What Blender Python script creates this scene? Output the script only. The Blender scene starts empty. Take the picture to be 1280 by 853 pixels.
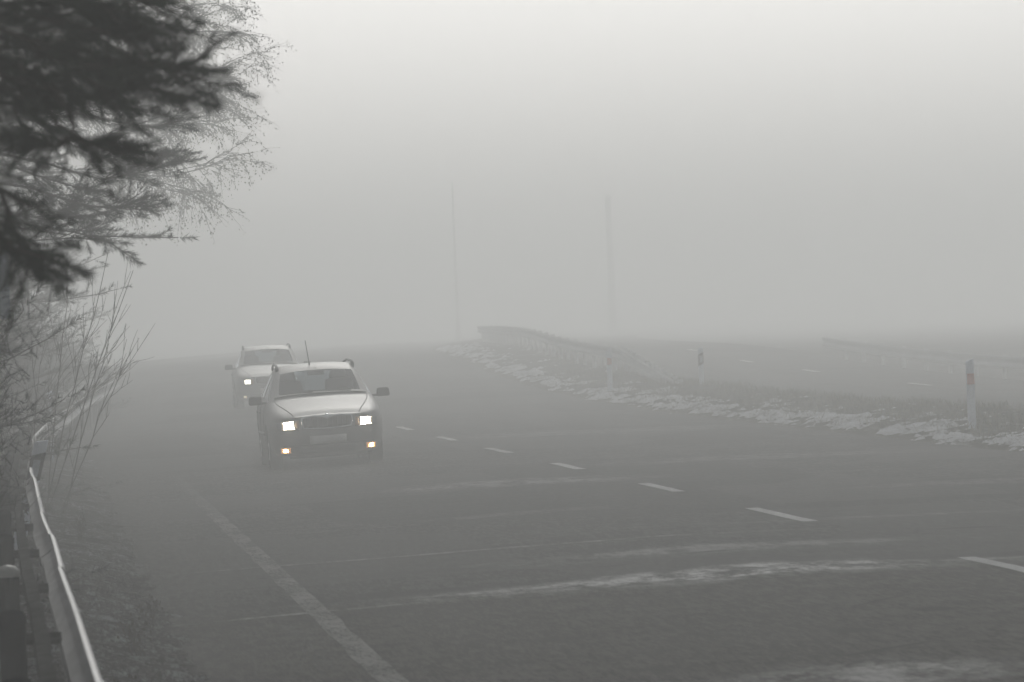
import bpy, bmesh, math, random
import numpy as np
from mathutils import Vector, Matrix, noise
from mathutils.bvhtree import BVHTree
scene = bpy.context.scene
col = scene.collection
R = math.radians
rng = np.random.default_rng(7)
random.seed(7)

# ------------------------------------------------------------------ road frame
HEAD0, S_CURVE, RAD = -0.1012, 85.0, 1500.0
def rise(s):
    u = s - 80.0
    if u <= 0: return 0.0
    if u < 70: return u*u/7000.0
    return 0.7 + 0.25*(1-math.exp(-0.08*(u-70)))
def theta(s):
    return HEAD0 + max(0.0, min(s, 420.0)-S_CURVE)/RAD
TAB = {}
def _table():
    x, y = 6.87, 0.0
    TAB[0] = (x, y)
    for i in range(0, 1000):
        th = theta(i+0.5); x += math.sin(th); y += math.cos(th); TAB[i+1] = (x, y)
    x, y = 6.87, 0.0
    for i in range(0, 100):
        x -= math.sin(HEAD0); y -= math.cos(HEAD0); TAB[-i-1] = (x, y)
_table()
def P(s, t, z=None):
    i = math.floor(s); fr = s-i
    a, b = TAB[i], TAB[i+1]
    th = theta(s)
    x = a[0]+(b[0]-a[0])*fr + t*math.cos(th)
    y = a[1]+(b[1]-a[1])*fr - t*math.sin(th)
    return Vector((x, y, (road_z(s, t) if z is None else rise(s)+z)))
def lerp_tab(tab, v):
    if v <= tab[0][0]: return tab[0][1]
    for (a, za), (b, zb) in zip(tab, tab[1:]):
        if v <= b: return za+(zb-za)*(v-a)/(b-a)
    return tab[-1][1]
ROADP = [(-6.6, -.175), (-1.5, 0), (22, 0)]
def road_prof(t): return lerp_tab(ROADP, t)
def road_z(s, t): return rise(s)+road_prof(t)
GROUND = [(-400, 2.0), (-60, .6), (-20, -.3), (-12, -.75), (-9, -.62), (-8, -.2), (-7.5, -.06), (-7.0, -.05), (-6.5, -.09), (-5.8, -.21),
          (-1.5, -.05), (5.4, -.05), (14.0, -.12), (16.2, -.2), (17.2, -.2), (20.5, -.4), (60, -.6), (400, -1)]
def nz(x, y, z=0.0, sc=1.0): return noise.noise(Vector((x*sc, y*sc, z)))
def ground_z(s, t):
    far = min(1.0, max(0.0, (abs(t+1)-7.5)/4.0))
    return rise(s)+lerp_tab(GROUND, t)+0.10*far*nz(s, t, 3, .35)

# ------------------------------------------------------------------ camera maths (shared with layout)
F_PX, CAM_H, ROLL, YC = 5900.0, 1.86, 0.040, 20.0
PITCH = math.atan(YC/F_PX)
def W(x, y, Y):
    """world point at distance Y in front of the viewpoint for a spot measured on the photo"""
    u, v = x-640.0, 426.5-y
    u0 = u*math.cos(ROLL)+v*math.sin(ROLL); v0 = -u*math.sin(ROLL)+v*math.cos(ROLL)
    d = Vector((u0, F_PX*math.cos(PITCH)+v0*math.sin(PITCH), -F_PX*math.sin(PITCH)+v0*math.cos(PITCH)))
    return Vector((0, 0, CAM_H)) + d*(Y/d.y)

# ------------------------------------------------------------------ materials
def new_mat(name):
    m = bpy.data.materials.new(name); m.use_nodes = True
    nt = m.node_tree; nt.nodes.clear()
    out = nt.nodes.new('ShaderNodeOutputMaterial'); return m, nt, out
class NB:
    """tiny node helper"""
    def __init__(s, nt): s.nt = nt
    def n(s, t, **kw):
        nd = s.nt.nodes.new(t)
        for k, v in kw.items():
            if k.startswith('i_'):
                key = k[2:]; key = int(key) if key.isdigit() else key
                s.set(nd.inputs[key], v)
            else: setattr(nd, k, v)
        return nd
    def set(s, sock, v):
        if isinstance(v, bpy.types.NodeSocket): s.nt.links.new(v, sock)
        elif isinstance(v, (tuple, list)) and sock.type == 'RGBA' and len(v) == 3: sock.default_value = (*v, 1)
        else: sock.default_value = v
    def math(s, op, a, b=0.0, c=0.0, clamp=False):
        nd = s.nt.nodes.new('ShaderNodeMath'); nd.operation = op; nd.use_clamp = clamp
        s.set(nd.inputs[0], a); s.set(nd.inputs[1], b); s.set(nd.inputs[2], c); return nd.outputs[0]
    def mix(s, f, a, b):
        nd = s.nt.nodes.new('ShaderNodeMix'); nd.data_type = 'RGBA'
        s.set(nd.inputs[0], f); s.set(nd.inputs[6], a); s.set(nd.inputs[7], b); return nd.outputs[2]
    def noise(s, vec, scale, detail=4, rough=.6, dist=0.0):
        nd = s.nt.nodes.new('ShaderNodeTexNoise'); s.set(nd.inputs['Vector'], vec)
        nd.inputs['Scale'].default_value = scale; nd.inputs['Detail'].default_value = detail
        nd.inputs['Roughness'].default_value = rough; nd.inputs['Distortion'].default_value = dist; return nd.outputs[0]
    def ramp(s, v, a, b, c=0.0, d=1.0):
        nd = s.nt.nodes.new('ShaderNodeMapRange'); nd.interpolation_type = 'SMOOTHSTEP'
        s.set(nd.inputs[0], v); s.set(nd.inputs[1], a); s.set(nd.inputs[2], b); s.set(nd.inputs[3], c); s.set(nd.inputs[4], d); return nd.outputs[0]
    def bsdf(s, color, rough=.6, metal=0.0, spec=.5, normal=None, **kw):
        nd = s.nt.nodes.new('ShaderNodeBsdfPrincipled')
        s.set(nd.inputs['Base Color'], color); s.set(nd.inputs['Roughness'], rough); s.set(nd.inputs['Metallic'], metal)
        s.set(nd.inputs['Specular IOR Level'], spec)
        if normal is not None: s.set(nd.inputs['Normal'], normal)
        for k, v in kw.items(): s.set(nd.inputs[k.replace('_', ' ')], v)
        return nd.outputs[0]
    def matte(s, color, normal=None, rough=1.0):
        nd = s.nt.nodes.new('ShaderNodeBsdfDiffuse'); s.set(nd.inputs['Color'], color); nd.inputs['Roughness'].default_value = rough
        if normal is not None: s.set(nd.inputs['Normal'], normal)
        return nd.outputs[0]
    def bump(s, h, strength=.3, dist=.02):
        nd = s.nt.nodes.new('ShaderNodeBump'); nd.inputs['Strength'].default_value = strength; nd.inputs['Distance'].default_value = dist
        s.set(nd.inputs['Height'], h); return nd.outputs[0]
    def vec(s, v, sc):
        nd = s.nt.nodes.new('ShaderNodeVectorMath'); nd.operation = 'MULTIPLY'; s.set(nd.inputs[0], v); nd.inputs[1].default_value = sc; return nd.outputs[0]

def plain(name, c, rough=.6, metal=0.0, spec=.5, var=.25, scale=8.0, bump=0.0, **kw):
    m, nt, out = new_mat(name); b = NB(nt)
    tc = b.n('ShaderNodeTexCoord').outputs['Object']
    nzv = b.noise(tc, scale, 5, .65)
    lo = tuple(x*(1-var) for x in c); hi = tuple(min(1, x*(1+var)) for x in c)
    cc = b.mix(b.ramp(nzv, .3, .7), lo, hi)
    rr = b.math('ADD', b.math('MULTIPLY', nzv, .2), rough-.1, clamp=True)
    nrm = b.bump(nzv, bump, .02) if bump else None
    if rough >= .7 and not metal: nt.links.new(b.matte(cc, nrm), out.inputs[0])
    else: nt.links.new(b.bsdf(cc, rr, metal, spec, nrm, **kw), out.inputs[0])
    return m
def emit(name, c, st):
    m, nt, out = new_mat(name); e = nt.nodes.new('ShaderNodeEmission'); e.inputs[0].default_value = (*c, 1); e.inputs[1].default_value = st
    nt.links.new(e.outputs[0], out.inputs[0]); return m
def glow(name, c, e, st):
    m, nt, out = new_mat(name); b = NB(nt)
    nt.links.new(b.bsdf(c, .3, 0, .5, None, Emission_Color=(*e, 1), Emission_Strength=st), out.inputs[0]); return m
def glass_mat(name, tint, glossmin=.06):
    m, nt, out = new_mat(name); b = NB(nt)
    tr = nt.nodes.new('ShaderNodeBsdfTransparent'); tr.inputs[0].default_value = (*tint, 1)
    gl = nt.nodes.new('ShaderNodeBsdfGlossy'); gl.inputs['Roughness'].default_value = .03; gl.inputs[0].default_value = (.9, .92, .95, 1)
    fr = nt.nodes.new('ShaderNodeFresnel'); fr.inputs[0].default_value = 1.28
    mx = nt.nodes.new('ShaderNodeMixShader')
    nt.links.new(b.math('MAXIMUM', fr.outputs[0], glossmin), mx.inputs[0]); nt.links.new(tr.outputs[0], mx.inputs[1]); nt.links.new(gl.outputs[0], mx.inputs[2])
    nt.links.new(mx.outputs[0], out.inputs[0]); return m

def asphalt_material():
    m, nt, out = new_mat('worn_asphalt'); b = NB(nt)
    uv = b.n('ShaderNodeUVMap').outputs[0]
    sp = b.n('ShaderNodeSeparateXYZ', i_0=uv); t, s = sp.outputs[0], sp.outputs[1]
    grain = b.noise(b.vec(uv, (1, .07, 1)), 40, 3, .85)
    agg = b.noise(b.vec(uv, (1, .13, 1)), 15, 4, .8)
    mott = b.noise(b.vec(uv, (1, .3, 1)), 1.1, 6, .68)
    streak = b.noise(b.vec(uv, (.22, 1.5, 1)), 1.3, 5, .62, .3)      # laid across the road
    lane = b.noise(b.vec(uv, (1.6, .06, 1)), 1.0, 4, .6)             # wheel tracks
    v = b.math('ADD', b.math('MULTIPLY', grain, .70), b.math('MULTIPLY', agg, .70))
    v = b.math('ADD', v, b.math('MULTIPLY', mott, .34))
    v = b.math('ADD', v, b.math('MULTIPLY', streak, .20))
    v = b.math('ADD', v, b.math('MULTIPLY', lane, .22))
    new = b.mix(b.ramp(v, .98, 1.22), (.006, .0064, .0068), (.118, .118, .115))
    old = b.mix(b.ramp(v, .98, 1.22), (.007, .0065, .006), (.112, .106, .095))
    cell = b.n('ShaderNodeTexVoronoi', feature='F1', distance='CHEBYCHEV'); b.set(cell.inputs['Vector'], b.vec(uv, (.36, .15, 1))); cell.inputs['Scale'].default_value = 1.0; cell.inputs['Randomness'].default_value = .8
    tone = b.n('ShaderNodeSeparateColor', i_0=cell.outputs['Color']).outputs[0]
    new = b.mix(b.math('MULTIPLY', b.ramp(tone, .55, .75), .55), new, (.085, .084, .082)); new = b.mix(b.math('MULTIPLY', b.ramp(tone, .30, .12), .5), new, (.018, .018, .019))
    warp = b.math('SUBTRACT', b.noise(b.vec(uv, (.9, .9, 1)), 1.4, 5, .7), .5)
    warpx = b.math('SUBTRACT', b.noise(b.vec(uv, (1.1, .7, 1)), 1.7, 7, .75), .5)
    seam = b.math('ADD', s, b.math('MULTIPLY', warp, .5))
    c = b.mix(b.ramp(seam, 34.55, 34.75), old, new)
    def ell(t0, s0, rt, rs, amp=1.2, soft=.75, ang=0.0, cross=True):
        dt = b.math('SUBTRACT', t, t0); ds = b.math('SUBTRACT', s, s0)
        if ang:
            ds = b.math('SUBTRACT', ds, b.math('MULTIPLY', dt, ang))
        a = b.math('DIVIDE', dt, rt); d = b.math('DIVIDE', ds, rs)
        r = b.math('SQRT', b.math('ADD', b.math('MULTIPLY', a, a), b.math('MULTIPLY', d, d)))
        r = b.math('ADD', r, b.math('MULTIPLY', warpx if cross else warp, amp))
        return b.ramp(r, 1.0+soft*.4, 1.0-soft*.6)
    def addm(ms):
        r = ms[0]
        for q in ms[1:]: r = b.math('MAXIMUM', r, q)
        return r
    # dry salt / frost film, an old thing lying on the asphalt
    white = addm([ell(-1.8, 35.0, 1.45, .85, 1.6), ell(-1.3, 35.0, 1.0, .30, .9), b.math('MULTIPLY', ell(-2.2, 34.7, 2.2, .8, 1.6, 1.0), .42), b.math('MULTIPLY', ell(-3.55, 34.85, .7, .16, 1.2), .7),
                  b.math('MULTIPLY', ell(-5.2, 34.0, 1.1, .10, 1.4, .8, .25), .55), b.math('MULTIPLY', ell(-.4, 35.0, 1.4, .16, 1.4), .35),
                  b.math('MULTIPLY', ell(-2.55, 25.0, .75, .9, 1.6, 1.0), .55), b.math('MULTIPLY', ell(-3.2, 40.95, 2.6, .12, .9, .8), .38),
                  b.math('MULTIPLY', ell(-1.4, 38.4, 1.6, .7, 1.8, 1.0), .36), b.math('MULTIPLY', ell(-1.1, 56.3, 1.6, 1.1, 1.8, 1.0), .38),
                  b.math('MULTIPLY', ell(2.4, 62, 2.2, 1.1, 2.0, 1.0), .22), b.math('MULTIPLY', ell(3.2, 50, 1.2, .7, 2.0, 1.0), .2), b.math('MULTIPLY', ell(-2.0, 47.5, 1.1, .5, 2.0, 1.0), .16),
                  b.math('MULTIPLY', ell(.6, 42.8, 2.2, .25, 2.0, 1.0), .18), b.math('MULTIPLY', ell(2.4, 80, 2.6, 1.9, 2.0, 1.0), .2)])
    brk = b.noise(b.vec(uv, (1.5, .55, 1)), 2.0, 7, .78)
    white = b.math('MULTIPLY', white, b.ramp(brk, .40, .60, .04, 1.25))
    white = b.math('MULTIPLY', white, b.ramp(agg, .30, .60, .55, 1.0))
    c = b.mix(b.math('MULTIPLY', white, .95), c, (.76, .755, .735))
    # tar, damp cracks and holes
    dark = addm([b.math('MULTIPLY', ell(-4.3, 35.45, 1.8, .35, 1.0, 1.0), .7), ell(-1.55, 37.9, .20, .10, .9), ell(.95, 39.9, .34, .16, 1.2), ell(-1.35, 29.5, .16, .25, 1.4),
                 ell(-2.1, 28.2, .14, .22, 1.4), ell(-2.45, 36.9, .12, .09, 1.0), b.math('MULTIPLY', ell(-3.2, 40.72, 2.4, .06, .8), .55), ell(-2.2, 26.6, .35, .07, 1.4, .7, .9),
                 b.math('MULTIPLY', ell(.6, 35.5, 1.5, .30, 1.6), .55), ell(2.9, 70, .5, .22, 1.2), ell(1.6, 78, .4, .25, 1.2), ell(-3.5, 48.5, .15, .12, .9), ell(-5.05, 39.2, .05, .10, .6), ell(-4.7, 44.3, .05, .1, .6),
                 b.math('MULTIPLY', ell(-2.9, 51.4, .9, .14, 1.4, .8, .5), .6), b.math('MULTIPLY', ell(-4.6, 33.6, 1.2, .5, 1.6, 1.0), .45)])
    crackf = b.n('ShaderNodeTexVoronoi', feature='DISTANCE_TO_EDGE'); b.set(crackf.inputs['Vector'], b.vec(uv, (.30, .75, 1))); crackf.inputs['Scale'].default_value = .9
    warpv = b.n('ShaderNodeTexNoise'); 
    crack = b.math('MULTIPLY', b.ramp(crackf.outputs[0], .012, .002), b.ramp(mott, .46, .58))
    dark = b.math('MAXIMUM', dark, b.math('MULTIPLY', crack, .9))
    c = b.mix(b.math('MULTIPLY', dark, .88), c, (.008, .008, .008))
    # broken, gritty shoulder
    sh = b.ramp(b.math('ADD', t, b.math('MULTIPLY', warp, 1.2)), -5.1, -5.9)
    c = b.mix(b.math('MULTIPLY', sh, .7), c, b.mix(b.ramp(agg, .35, .7), (.022, .021, .019), (.10, .097, .09)))
    hgt = b.math('ADD', b.math('MULTIPLY', grain, .6), b.math('MULTIPLY', agg, .7))
    rough = b.ramp(b.math('ADD', mott, b.math('MULTIPLY', lane, .6)), .55, 1.1, .62, .86)
    gl = nt.nodes.new('ShaderNodeBsdfGlossy'); b.set(gl.inputs['Roughness'], rough); gl.inputs['Color'].default_value = (.8, .8, .8, 1)
    mx = nt.nodes.new('ShaderNodeMixShader'); mx.inputs[0].default_value = .022
    nt.links.new(b.matte(c, b.bump(hgt, .5, .012)), mx.inputs[1]); nt.links.new(gl.outputs[0], mx.inputs[2]); nt.links.new(mx.outputs[0], out.inputs[0]); return m

def frosty(name, ground, frost, lo, hi, scale=1.0):
    m, nt, out = new_mat(name); b = NB(nt); tc = b.n('ShaderNodeTexCoord').outputs['Object']
    n1 = b.noise(tc, .55*scale, 6, .75); n2 = b.noise(b.vec(tc, (1, .35, 1)), 3.2*scale, 6, .8); n3 = b.noise(b.vec(tc, (1, .3, 1)), 16*scale, 4, .8)
    g = b.mix(b.ramp(n2, .35, .68), tuple(x*.45 for x in ground), tuple(x*1.5 for x in ground))
    f = b.ramp(b.math('ADD', b.math('ADD', b.math('MULTIPLY', n1, .4), b.math('MULTIPLY', n2, .5)), b.math('MULTIPLY', n3, .4)), lo, hi)
    nt.links.new(b.matte(b.mix(f, g, frost), b.bump(b.math('ADD', n2, n3), .8, .05)), out.inputs[0]); return m
def ground_material():
    m, nt, out = new_mat('winter_ground'); b = NB(nt)
    uv = b.n('ShaderNodeUVMap').outputs[0]
    sp = b.n('ShaderNodeSeparateXYZ', i_0=uv); t, s = sp.outputs[0], sp.outputs[1]
    n1 = b.noise(uv, 1.2, 6, .7); n2 = b.noise(uv, 9, 5, .75); n3 = b.noise(uv, 40, 3, .8)
    forest = b.mix(b.ramp(n2, .35, .7), (.012, .012, .009), (.045, .04, .028))
    frost = b.mix(b.ramp(b.math('ADD', n2, b.math('MULTIPLY', n1, .5)), .7, .95), (.05, .048, .035), (.42, .43, .44))
    w = b.math('MULTIPLY', b.math('SUBTRACT', n1, .5), 2.0)
    c = b.mix(b.ramp(b.math('ADD', t, w), -7.8, -6.6), forest, frost)
    nt.links.new(b.matte(c, b.bump(b.math('ADD', n2, n3), .8, .05)), out.inputs[0]); return m
def verge_material():
    m, nt, out = new_mat('frosted_gravel_verge'); b = NB(nt)
    uv = b.n('ShaderNodeUVMap').outputs[0]
    n1 = b.noise(uv, .9, 5, .7); n2 = b.noise(b.vec(uv, (1, .22, 1)), 6, 6, .78); n3 = b.noise(b.vec(uv, (1, .2, 1)), 38, 3, .8)
    grit = b.mix(b.ramp(n3, .35, .7), (.025, .024, .022), (.12, .115, .105))
    moss = b.mix(b.ramp(n2, .4, .7), (.012, .012, .008), (.04, .037, .02))
    c = b.mix(b.ramp(n1, .48, .62), grit, moss)
    fr = b.ramp(b.math('ADD', b.math('MULTIPLY', n2, .75), b.math('MULTIPLY', n3, .35)), .53, .66)
    c = b.mix(b.math('MULTIPLY', fr, b.ramp(n1, .66, .40, .2, .8)), c, (.34, .355, .38))
    nt.links.new(b.matte(c, b.bump(b.math('ADD', n2, n3), .9, .04)), out.inputs[0]); return m
def paint_material(name, wear_lo, wear_hi, c=(.62, .62, .60), fade=None, amax=1.0):
    m, nt, out = new_mat(name); b = NB(nt)
    uv = b.n('ShaderNodeUVMap').outputs[0]
    g = b.noise(b.vec(uv, (1, .12, 1)), 38, 4, .8); w = b.noise(b.vec(uv, (1, .22, 1)), 4.0, 5, .7)
    cc = b.mix(b.ramp(w, .3, .7), tuple(x*.72 for x in c), c)
    a = b.ramp(b.math('ADD', b.math('MULTIPLY', g, .6), b.math('MULTIPLY', w, .5)), wear_lo, wear_hi, 0, amax)
    if fade: a = b.math('MULTIPLY', a, b.ramp(b.n('ShaderNodeSeparateXYZ', i_0=uv).outputs[1], fade[0], fade[1]))
    tr = nt.nodes.new('ShaderNodeBsdfTransparent'); mx = nt.nodes.new('ShaderNodeMixShader')
    nt.links.new(a, mx.inputs[0]); nt.links.new(tr.outputs[0], mx.inputs[1]); nt.links.new(b.matte(cc, b.bump(g, .3, .01)), mx.inputs[2])
    nt.links.new(mx.outputs[0], out.inputs[0]); return m
def steel_material(name, c, rough, metal):
    m, nt, out = new_mat(name); b = NB(nt)
    tc = b.n('ShaderNodeTexCoord').outputs['Object']
    n1 = b.noise(b.vec(tc, (1, .3, 3)), 6, 6, .7); n2 = b.noise(tc, 45, 3, .7)
    c1 = b.mix(b.ramp(n1, .35, .68), tuple(x*.55 for x in c), c)
    c2 = b.mix(b.ramp(n2, .64, .74), c1, tuple(x*.4 for x in c))
    nt.links.new(b.bsdf(c2, b.math('ADD', b.math('MULTIPLY', n1, .3), rough-.12), metal, .5, b.bump(n2, .08, .005)), out.inputs[0]); return m

MAT = dict(
    asphalt=asphalt_material(), ground=ground_material(), verge=verge_material(),
    dash=paint_material('lane_paint', .18, .30, (.80, .80, .78)), edge=paint_material('worn_edge_paint', .34, .66, (.44, .435, .415), (84, 36), .9), faint=paint_material('faint_paint', .44, .74, (.22, .22, .21), (58, 40), .8),
    steel=steel_material('galvanised_steel', (.32, .325, .33), .55, .3), post=plain('dark_post_steel', (.016, .019, .024), .75, var=.3),
    pale=plain('fog_pale_steel', (.62, .63, .63), .8, var=.15),  # haze put into the colour: far rails paled to melt into fog
    cap=plain('pale_cap', (.30, .30, .28), .5), strap=plain('back_strap_steel', (.10, .10, .095), .8, var=.4, scale=12),
    bark=plain('pine_bark', (.05, .038, .028), .9, scale=14, var=.5, bump=.6), twig=plain('dark_twig', (.045, .038, .032), .9, var=.3),
    needle=plain('pine_needles', (.022, .034, .022), .7, var=.6, scale=9), needle2=plain('far_pine_needles', (.026, .036, .026), .75, var=.5, scale=1.5),
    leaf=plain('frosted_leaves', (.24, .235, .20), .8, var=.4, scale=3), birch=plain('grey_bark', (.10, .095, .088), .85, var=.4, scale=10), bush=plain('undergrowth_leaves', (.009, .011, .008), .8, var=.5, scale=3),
    weed=plain('dry_weed', (.06, .047, .03), .9, var=.4), straw=plain('dry_frosted_grass', (.17, .155, .11), .9, var=.5, scale=1.3), dgrass=plain('verge_grass', (.055, .053, .036), .9, var=.6, scale=1.3),
    turf=frosty('winter_turf', (.05, .043, .026), (.50, .51, .53), .66, .84), snow=frosty('old_snow', (.16, .15, .125), (.78, .79, .81), .50, .70, 1.3),
    plastic=plain('white_post_plastic', (.62, .67, .74), .45, var=.1), black=plain('black_plastic', (.012, .012, .013), .5, var=.2),
    orange=plain('orange_reflector', (.40, .09, .045), .35, var=.2, scale=30), silver=plain('silver_reflector', (.42, .46, .50), .25, var=.15, scale=30),
    signback=plain('sign_back_metal', (.16, .20, .24), .5, .3, var=.12),
    concrete=plain('pole_concrete', (.72, .72, .70), .85, var=.08), lampmetal=plain('lamp_post_paint', (.62, .63, .62), .5, .3, var=.15),
    trim=plain('black_trim', (.008, .008, .0085), .6, var=.15), tyre=plain('tyre_rubber', (.006, .006, .006), .8, var=.3), rim=plain('alloy_rim', (.30, .31, .32), .35, .7, var=.15),
    chrome=plain('chrome', (.62, .64, .66), .14, 1.0, var=.05), seat=plain('seat_cloth', (.022, .023, .025), .9, var=.25), plate=plain('blank_plate', (.46, .46, .45), .5, var=.08),
    glass=glass_mat('car_glass', (.50, .57, .60)), lens=plain('lamp_lens', (.20, .21, .22), .12, .5, var=.2, scale=20), amber=plain('amber_lens', (.34, .20, .10), .2, .1, var=.1), redlens=plain('red_lens', (.30, .012, .01), .2, var=.1),
    housing_halo=glow('lamp_housing_painted_halo', (.16, .16, .16), (1, .80, .52), 1.3), foghousing_halo=glow('fog_housing_painted_halo', (.03, .03, .03), (1, .45, .14), 1.1),  # warm glow painted onto the housings as the lamps' halo
    head=emit('lit_headlamp', (1, .88, .68), 90.0), headdim=emit('lit_headlamp_far', (1, .95, .78), 16.0), fogl=emit('lit_fog_lamp', (1, .58, .20), 60.0), fogdim=emit('lit_fog_lamp_far', (1, .85, .6), 1.5),
)
def paint_mat(name, c):
    m, nt, out = new_mat(name); b = NB(nt)
    tc = b.n('ShaderNodeTexCoord').outputs['Object']
    z = b.n('ShaderNodeSeparateXYZ', i_0=tc).outputs[2]
    fl = b.noise(tc, 900, 1, .5); d = b.noise(tc, 5, 6, .75)
    base = b.mix(b.ramp(fl, .3, .7), tuple(x*.88 for x in c), c)
    dirt_shade = b.math('MULTIPLY', b.ramp(b.math('ADD', z, b.math('MULTIPLY', d, .30)), .85, .30), .75)   # road film on the sills, deepened to paint shade low on the body
    cc = b.mix(dirt_shade, base, (.038, .035, .031))
    rr = b.math('ADD', .5, b.math('MULTIPLY', dirt_shade, .35))
    mm = b.math('SUBTRACT', .12, b.math('MULTIPLY', dirt_shade, .12))
    nt.links.new(b.bsdf(cc, rr, mm, .3, None, Coat_Weight=.06, Coat_Roughness=.2), out.inputs[0]); return m
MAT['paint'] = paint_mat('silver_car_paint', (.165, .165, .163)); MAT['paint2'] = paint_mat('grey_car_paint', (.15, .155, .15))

# ------------------------------------------------------------------ mesh helpers
def link(o, parent=None):
    col.objects.link(o)
    if parent is not None: o.parent = parent
    return o
class MB:
    def __init__(s): s.v = []; s.f = []; s.uv = []
    def add(s, vs, fs):
        k = len(s.v); s.v += [tuple(p) for p in vs]; s.f += [tuple(i+k for i in f) for f in fs]
    def box(s, c, size, M=None, taper=1.0):
        hx, hy, hz = [q/2 for q in size]; vs = []
        for z in (-1, 1):
            q = taper if z > 0 else 1.0
            for x, y in ((-1, -1), (1, -1), (1, 1), (-1, 1)): vs.append(Vector((x*hx*q, y*hy*q, z*hz)))
        if M is not None: vs = [M @ p for p in vs]
        vs = [p+Vector(c) for p in vs]
        s.add(vs, [(3, 2, 1, 0), (4, 5, 6, 7), (0, 1, 5, 4), (1, 2, 6, 5), (2, 3, 7, 6), (3, 0, 4, 7)])
    def tube(s, path, rad, n=6, cap=True):
        path = [Vector(p) for p in path]
        if not isinstance(rad, (list, tuple)): rad = [rad]*len(path)
        rings = []; prev = None
        for i, p in enumerate(path):
            d = (path[min(i+1, len(path)-1)]-path[max(i-1, 0)]).normalized()
            ref = prev if prev is not None else (Vector((0, 0, 1)) if abs(d.z) < .9 else Vector((1, 0, 0)))
            a = ref.cross(d) if prev is None else prev - d*prev.dot(d)
            if a.length < 1e-6: a = d.orthogonal()
            a.normalize(); prev = a; bb = d.cross(a)
            rings.append([p+(a*math.cos(q)+bb*math.sin(q))*rad[i] for q in [2*math.pi*k/n for k in range(n)]])
        vs = [q for r in rings for q in r]; fs = []
        for i in range(len(path)-1):
            for k in range(n): fs.append((i*n+k, i*n+(k+1) % n, (i+1)*n+(k+1) % n, (i+1)*n+k))
        if cap: fs.append(tuple(range(n-1, -1, -1))); fs.append(tuple(range((len(path)-1)*n, len(path)*n)))
        s.add(vs, fs)
    def lathe(s, prof, n=24, axis='X', c=(0, 0, 0)):
        vs = []; fs = []; m = len(prof)
        for k in range(n):
            q = 2*math.pi*k/n
            for (a, r) in prof:
                p = (a, r*math.cos(q), r*math.sin(q)) if axis == 'X' else ((r*math.cos(q), r*math.sin(q), a) if axis == 'Z' else (r*math.cos(q), a, r*math.sin(q)))
                vs.append(Vector(p)+Vector(c))
        for k in range(n):
            for j in range(m-1): fs.append((k*m+j, k*m+j+1, ((k+1) % n)*m+j+1, ((k+1) % n)*m+j))
        s.add(vs, fs)
    def sweep(s, prof, frames, close=True):
        """prof: (u,z) loop; frames: functions mapping (u,z)->Vector at stations"""
        n = len(prof); vs = []; fs = []
        for fr in frames: vs += [fr(u, z) for u, z in prof]
        for i in range(len(frames)-1):
            for k in range(n if close else n-1): fs.append((i*n+k, i*n+(k+1) % n, (i+1)*n+(k+1) % n, (i+1)*n+k))
        if close: fs.append(tuple(range(n-1, -1, -1))); fs.append(tuple(range((len(frames)-1)*n, len(frames)*n)))
        s.add(vs, fs)
    def build(s, name, mat, parent=None, smooth=False, bevel=0.0):
        me = bpy.data.meshes.new(name); me.from_pydata(s.v, [], s.f); me.update()
        bm = bmesh.new(); bm.from_mesh(me); bmesh.ops.recalc_face_normals(bm, faces=bm.faces)
        if bevel: bmesh.ops.bevel(bm, geom=[e for e in bm.edges if e.is_manifold and e.calc_face_angle(0) > .5], offset=bevel, segments=2, affect='EDGES', profile=.5)
        bm.to_mesh(me); bm.free()
        me.materials.append(mat)
        if smooth: me.shade_smooth()
        return link(bpy.data.objects.new(name, me), parent)
def np_mesh(name, V, Fn, nper, mat, parent=None):
    """V (N,3); faces are consecutive groups of nper vertices unless Fn given"""
    me = bpy.data.meshes.new(name)
    V = np.asarray(V, dtype=np.float32); nf = len(V)//nper
    me.vertices.add(len(V)); me.vertices.foreach_set('co', V.ravel())
    me.loops.add(nf*nper); me.loops.foreach_set('vertex_index', np.arange(nf*nper, dtype=np.int32))
    me.polygons.add(nf); me.polygons.foreach_set('loop_start', np.arange(0, nf*nper, nper, dtype=np.int32))
    me.update(calc_edges=True); me.validate()
    me.materials.append(mat); return link(bpy.data.objects.new(name, me), parent)
def tag(o, label=None, cat=None, group=None, kind=None):
    if label: o['label'] = label
    if cat: o['category'] = cat
    if group: o['group'] = group
    if kind: o['kind'] = kind
    return o
def empty(name, loc, rot=(0, 0, 0)):
    o = bpy.data.objects.new(name, None); col.objects.link(o); o.location = loc; o.rotation_euler = rot; o.empty_display_size = .2; return o
def grid(name, ss, ts, zf, mat, parent=None, tf=None, smooth=True):
    vs = []; uv = []
    for s in ss:
        for j, t in enumerate(ts):
            tt = tf(s, t, j) if tf else t
            p = P(s, tt, 0); p.z = zf(s, tt); vs.append(p); uv.append((tt, s))
    n = len(ts); fs = [(i*n+j, i*n+j+1, (i+1)*n+j+1, (i+1)*n+j) for i in range(len(ss)-1) for j in range(n-1)]
    me = bpy.data.meshes.new(name); me.from_pydata(vs, [], fs); me.update()
    ul = me.uv_layers.new(name='st'); li = np.empty(len(me.loops), dtype=np.int32); me.loops.foreach_get('vertex_index', li)
    ul.data.foreach_set('uv', np.asarray(uv, dtype=np.float32)[li].ravel())
    me.materials.append(mat)
    if smooth: me.shade_smooth()
    return link(bpy.data.objects.new(name, me), parent)
def frange(a, b, st): return [a+i*st for i in range(int((b-a)/st+1e-6)+1)]

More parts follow.
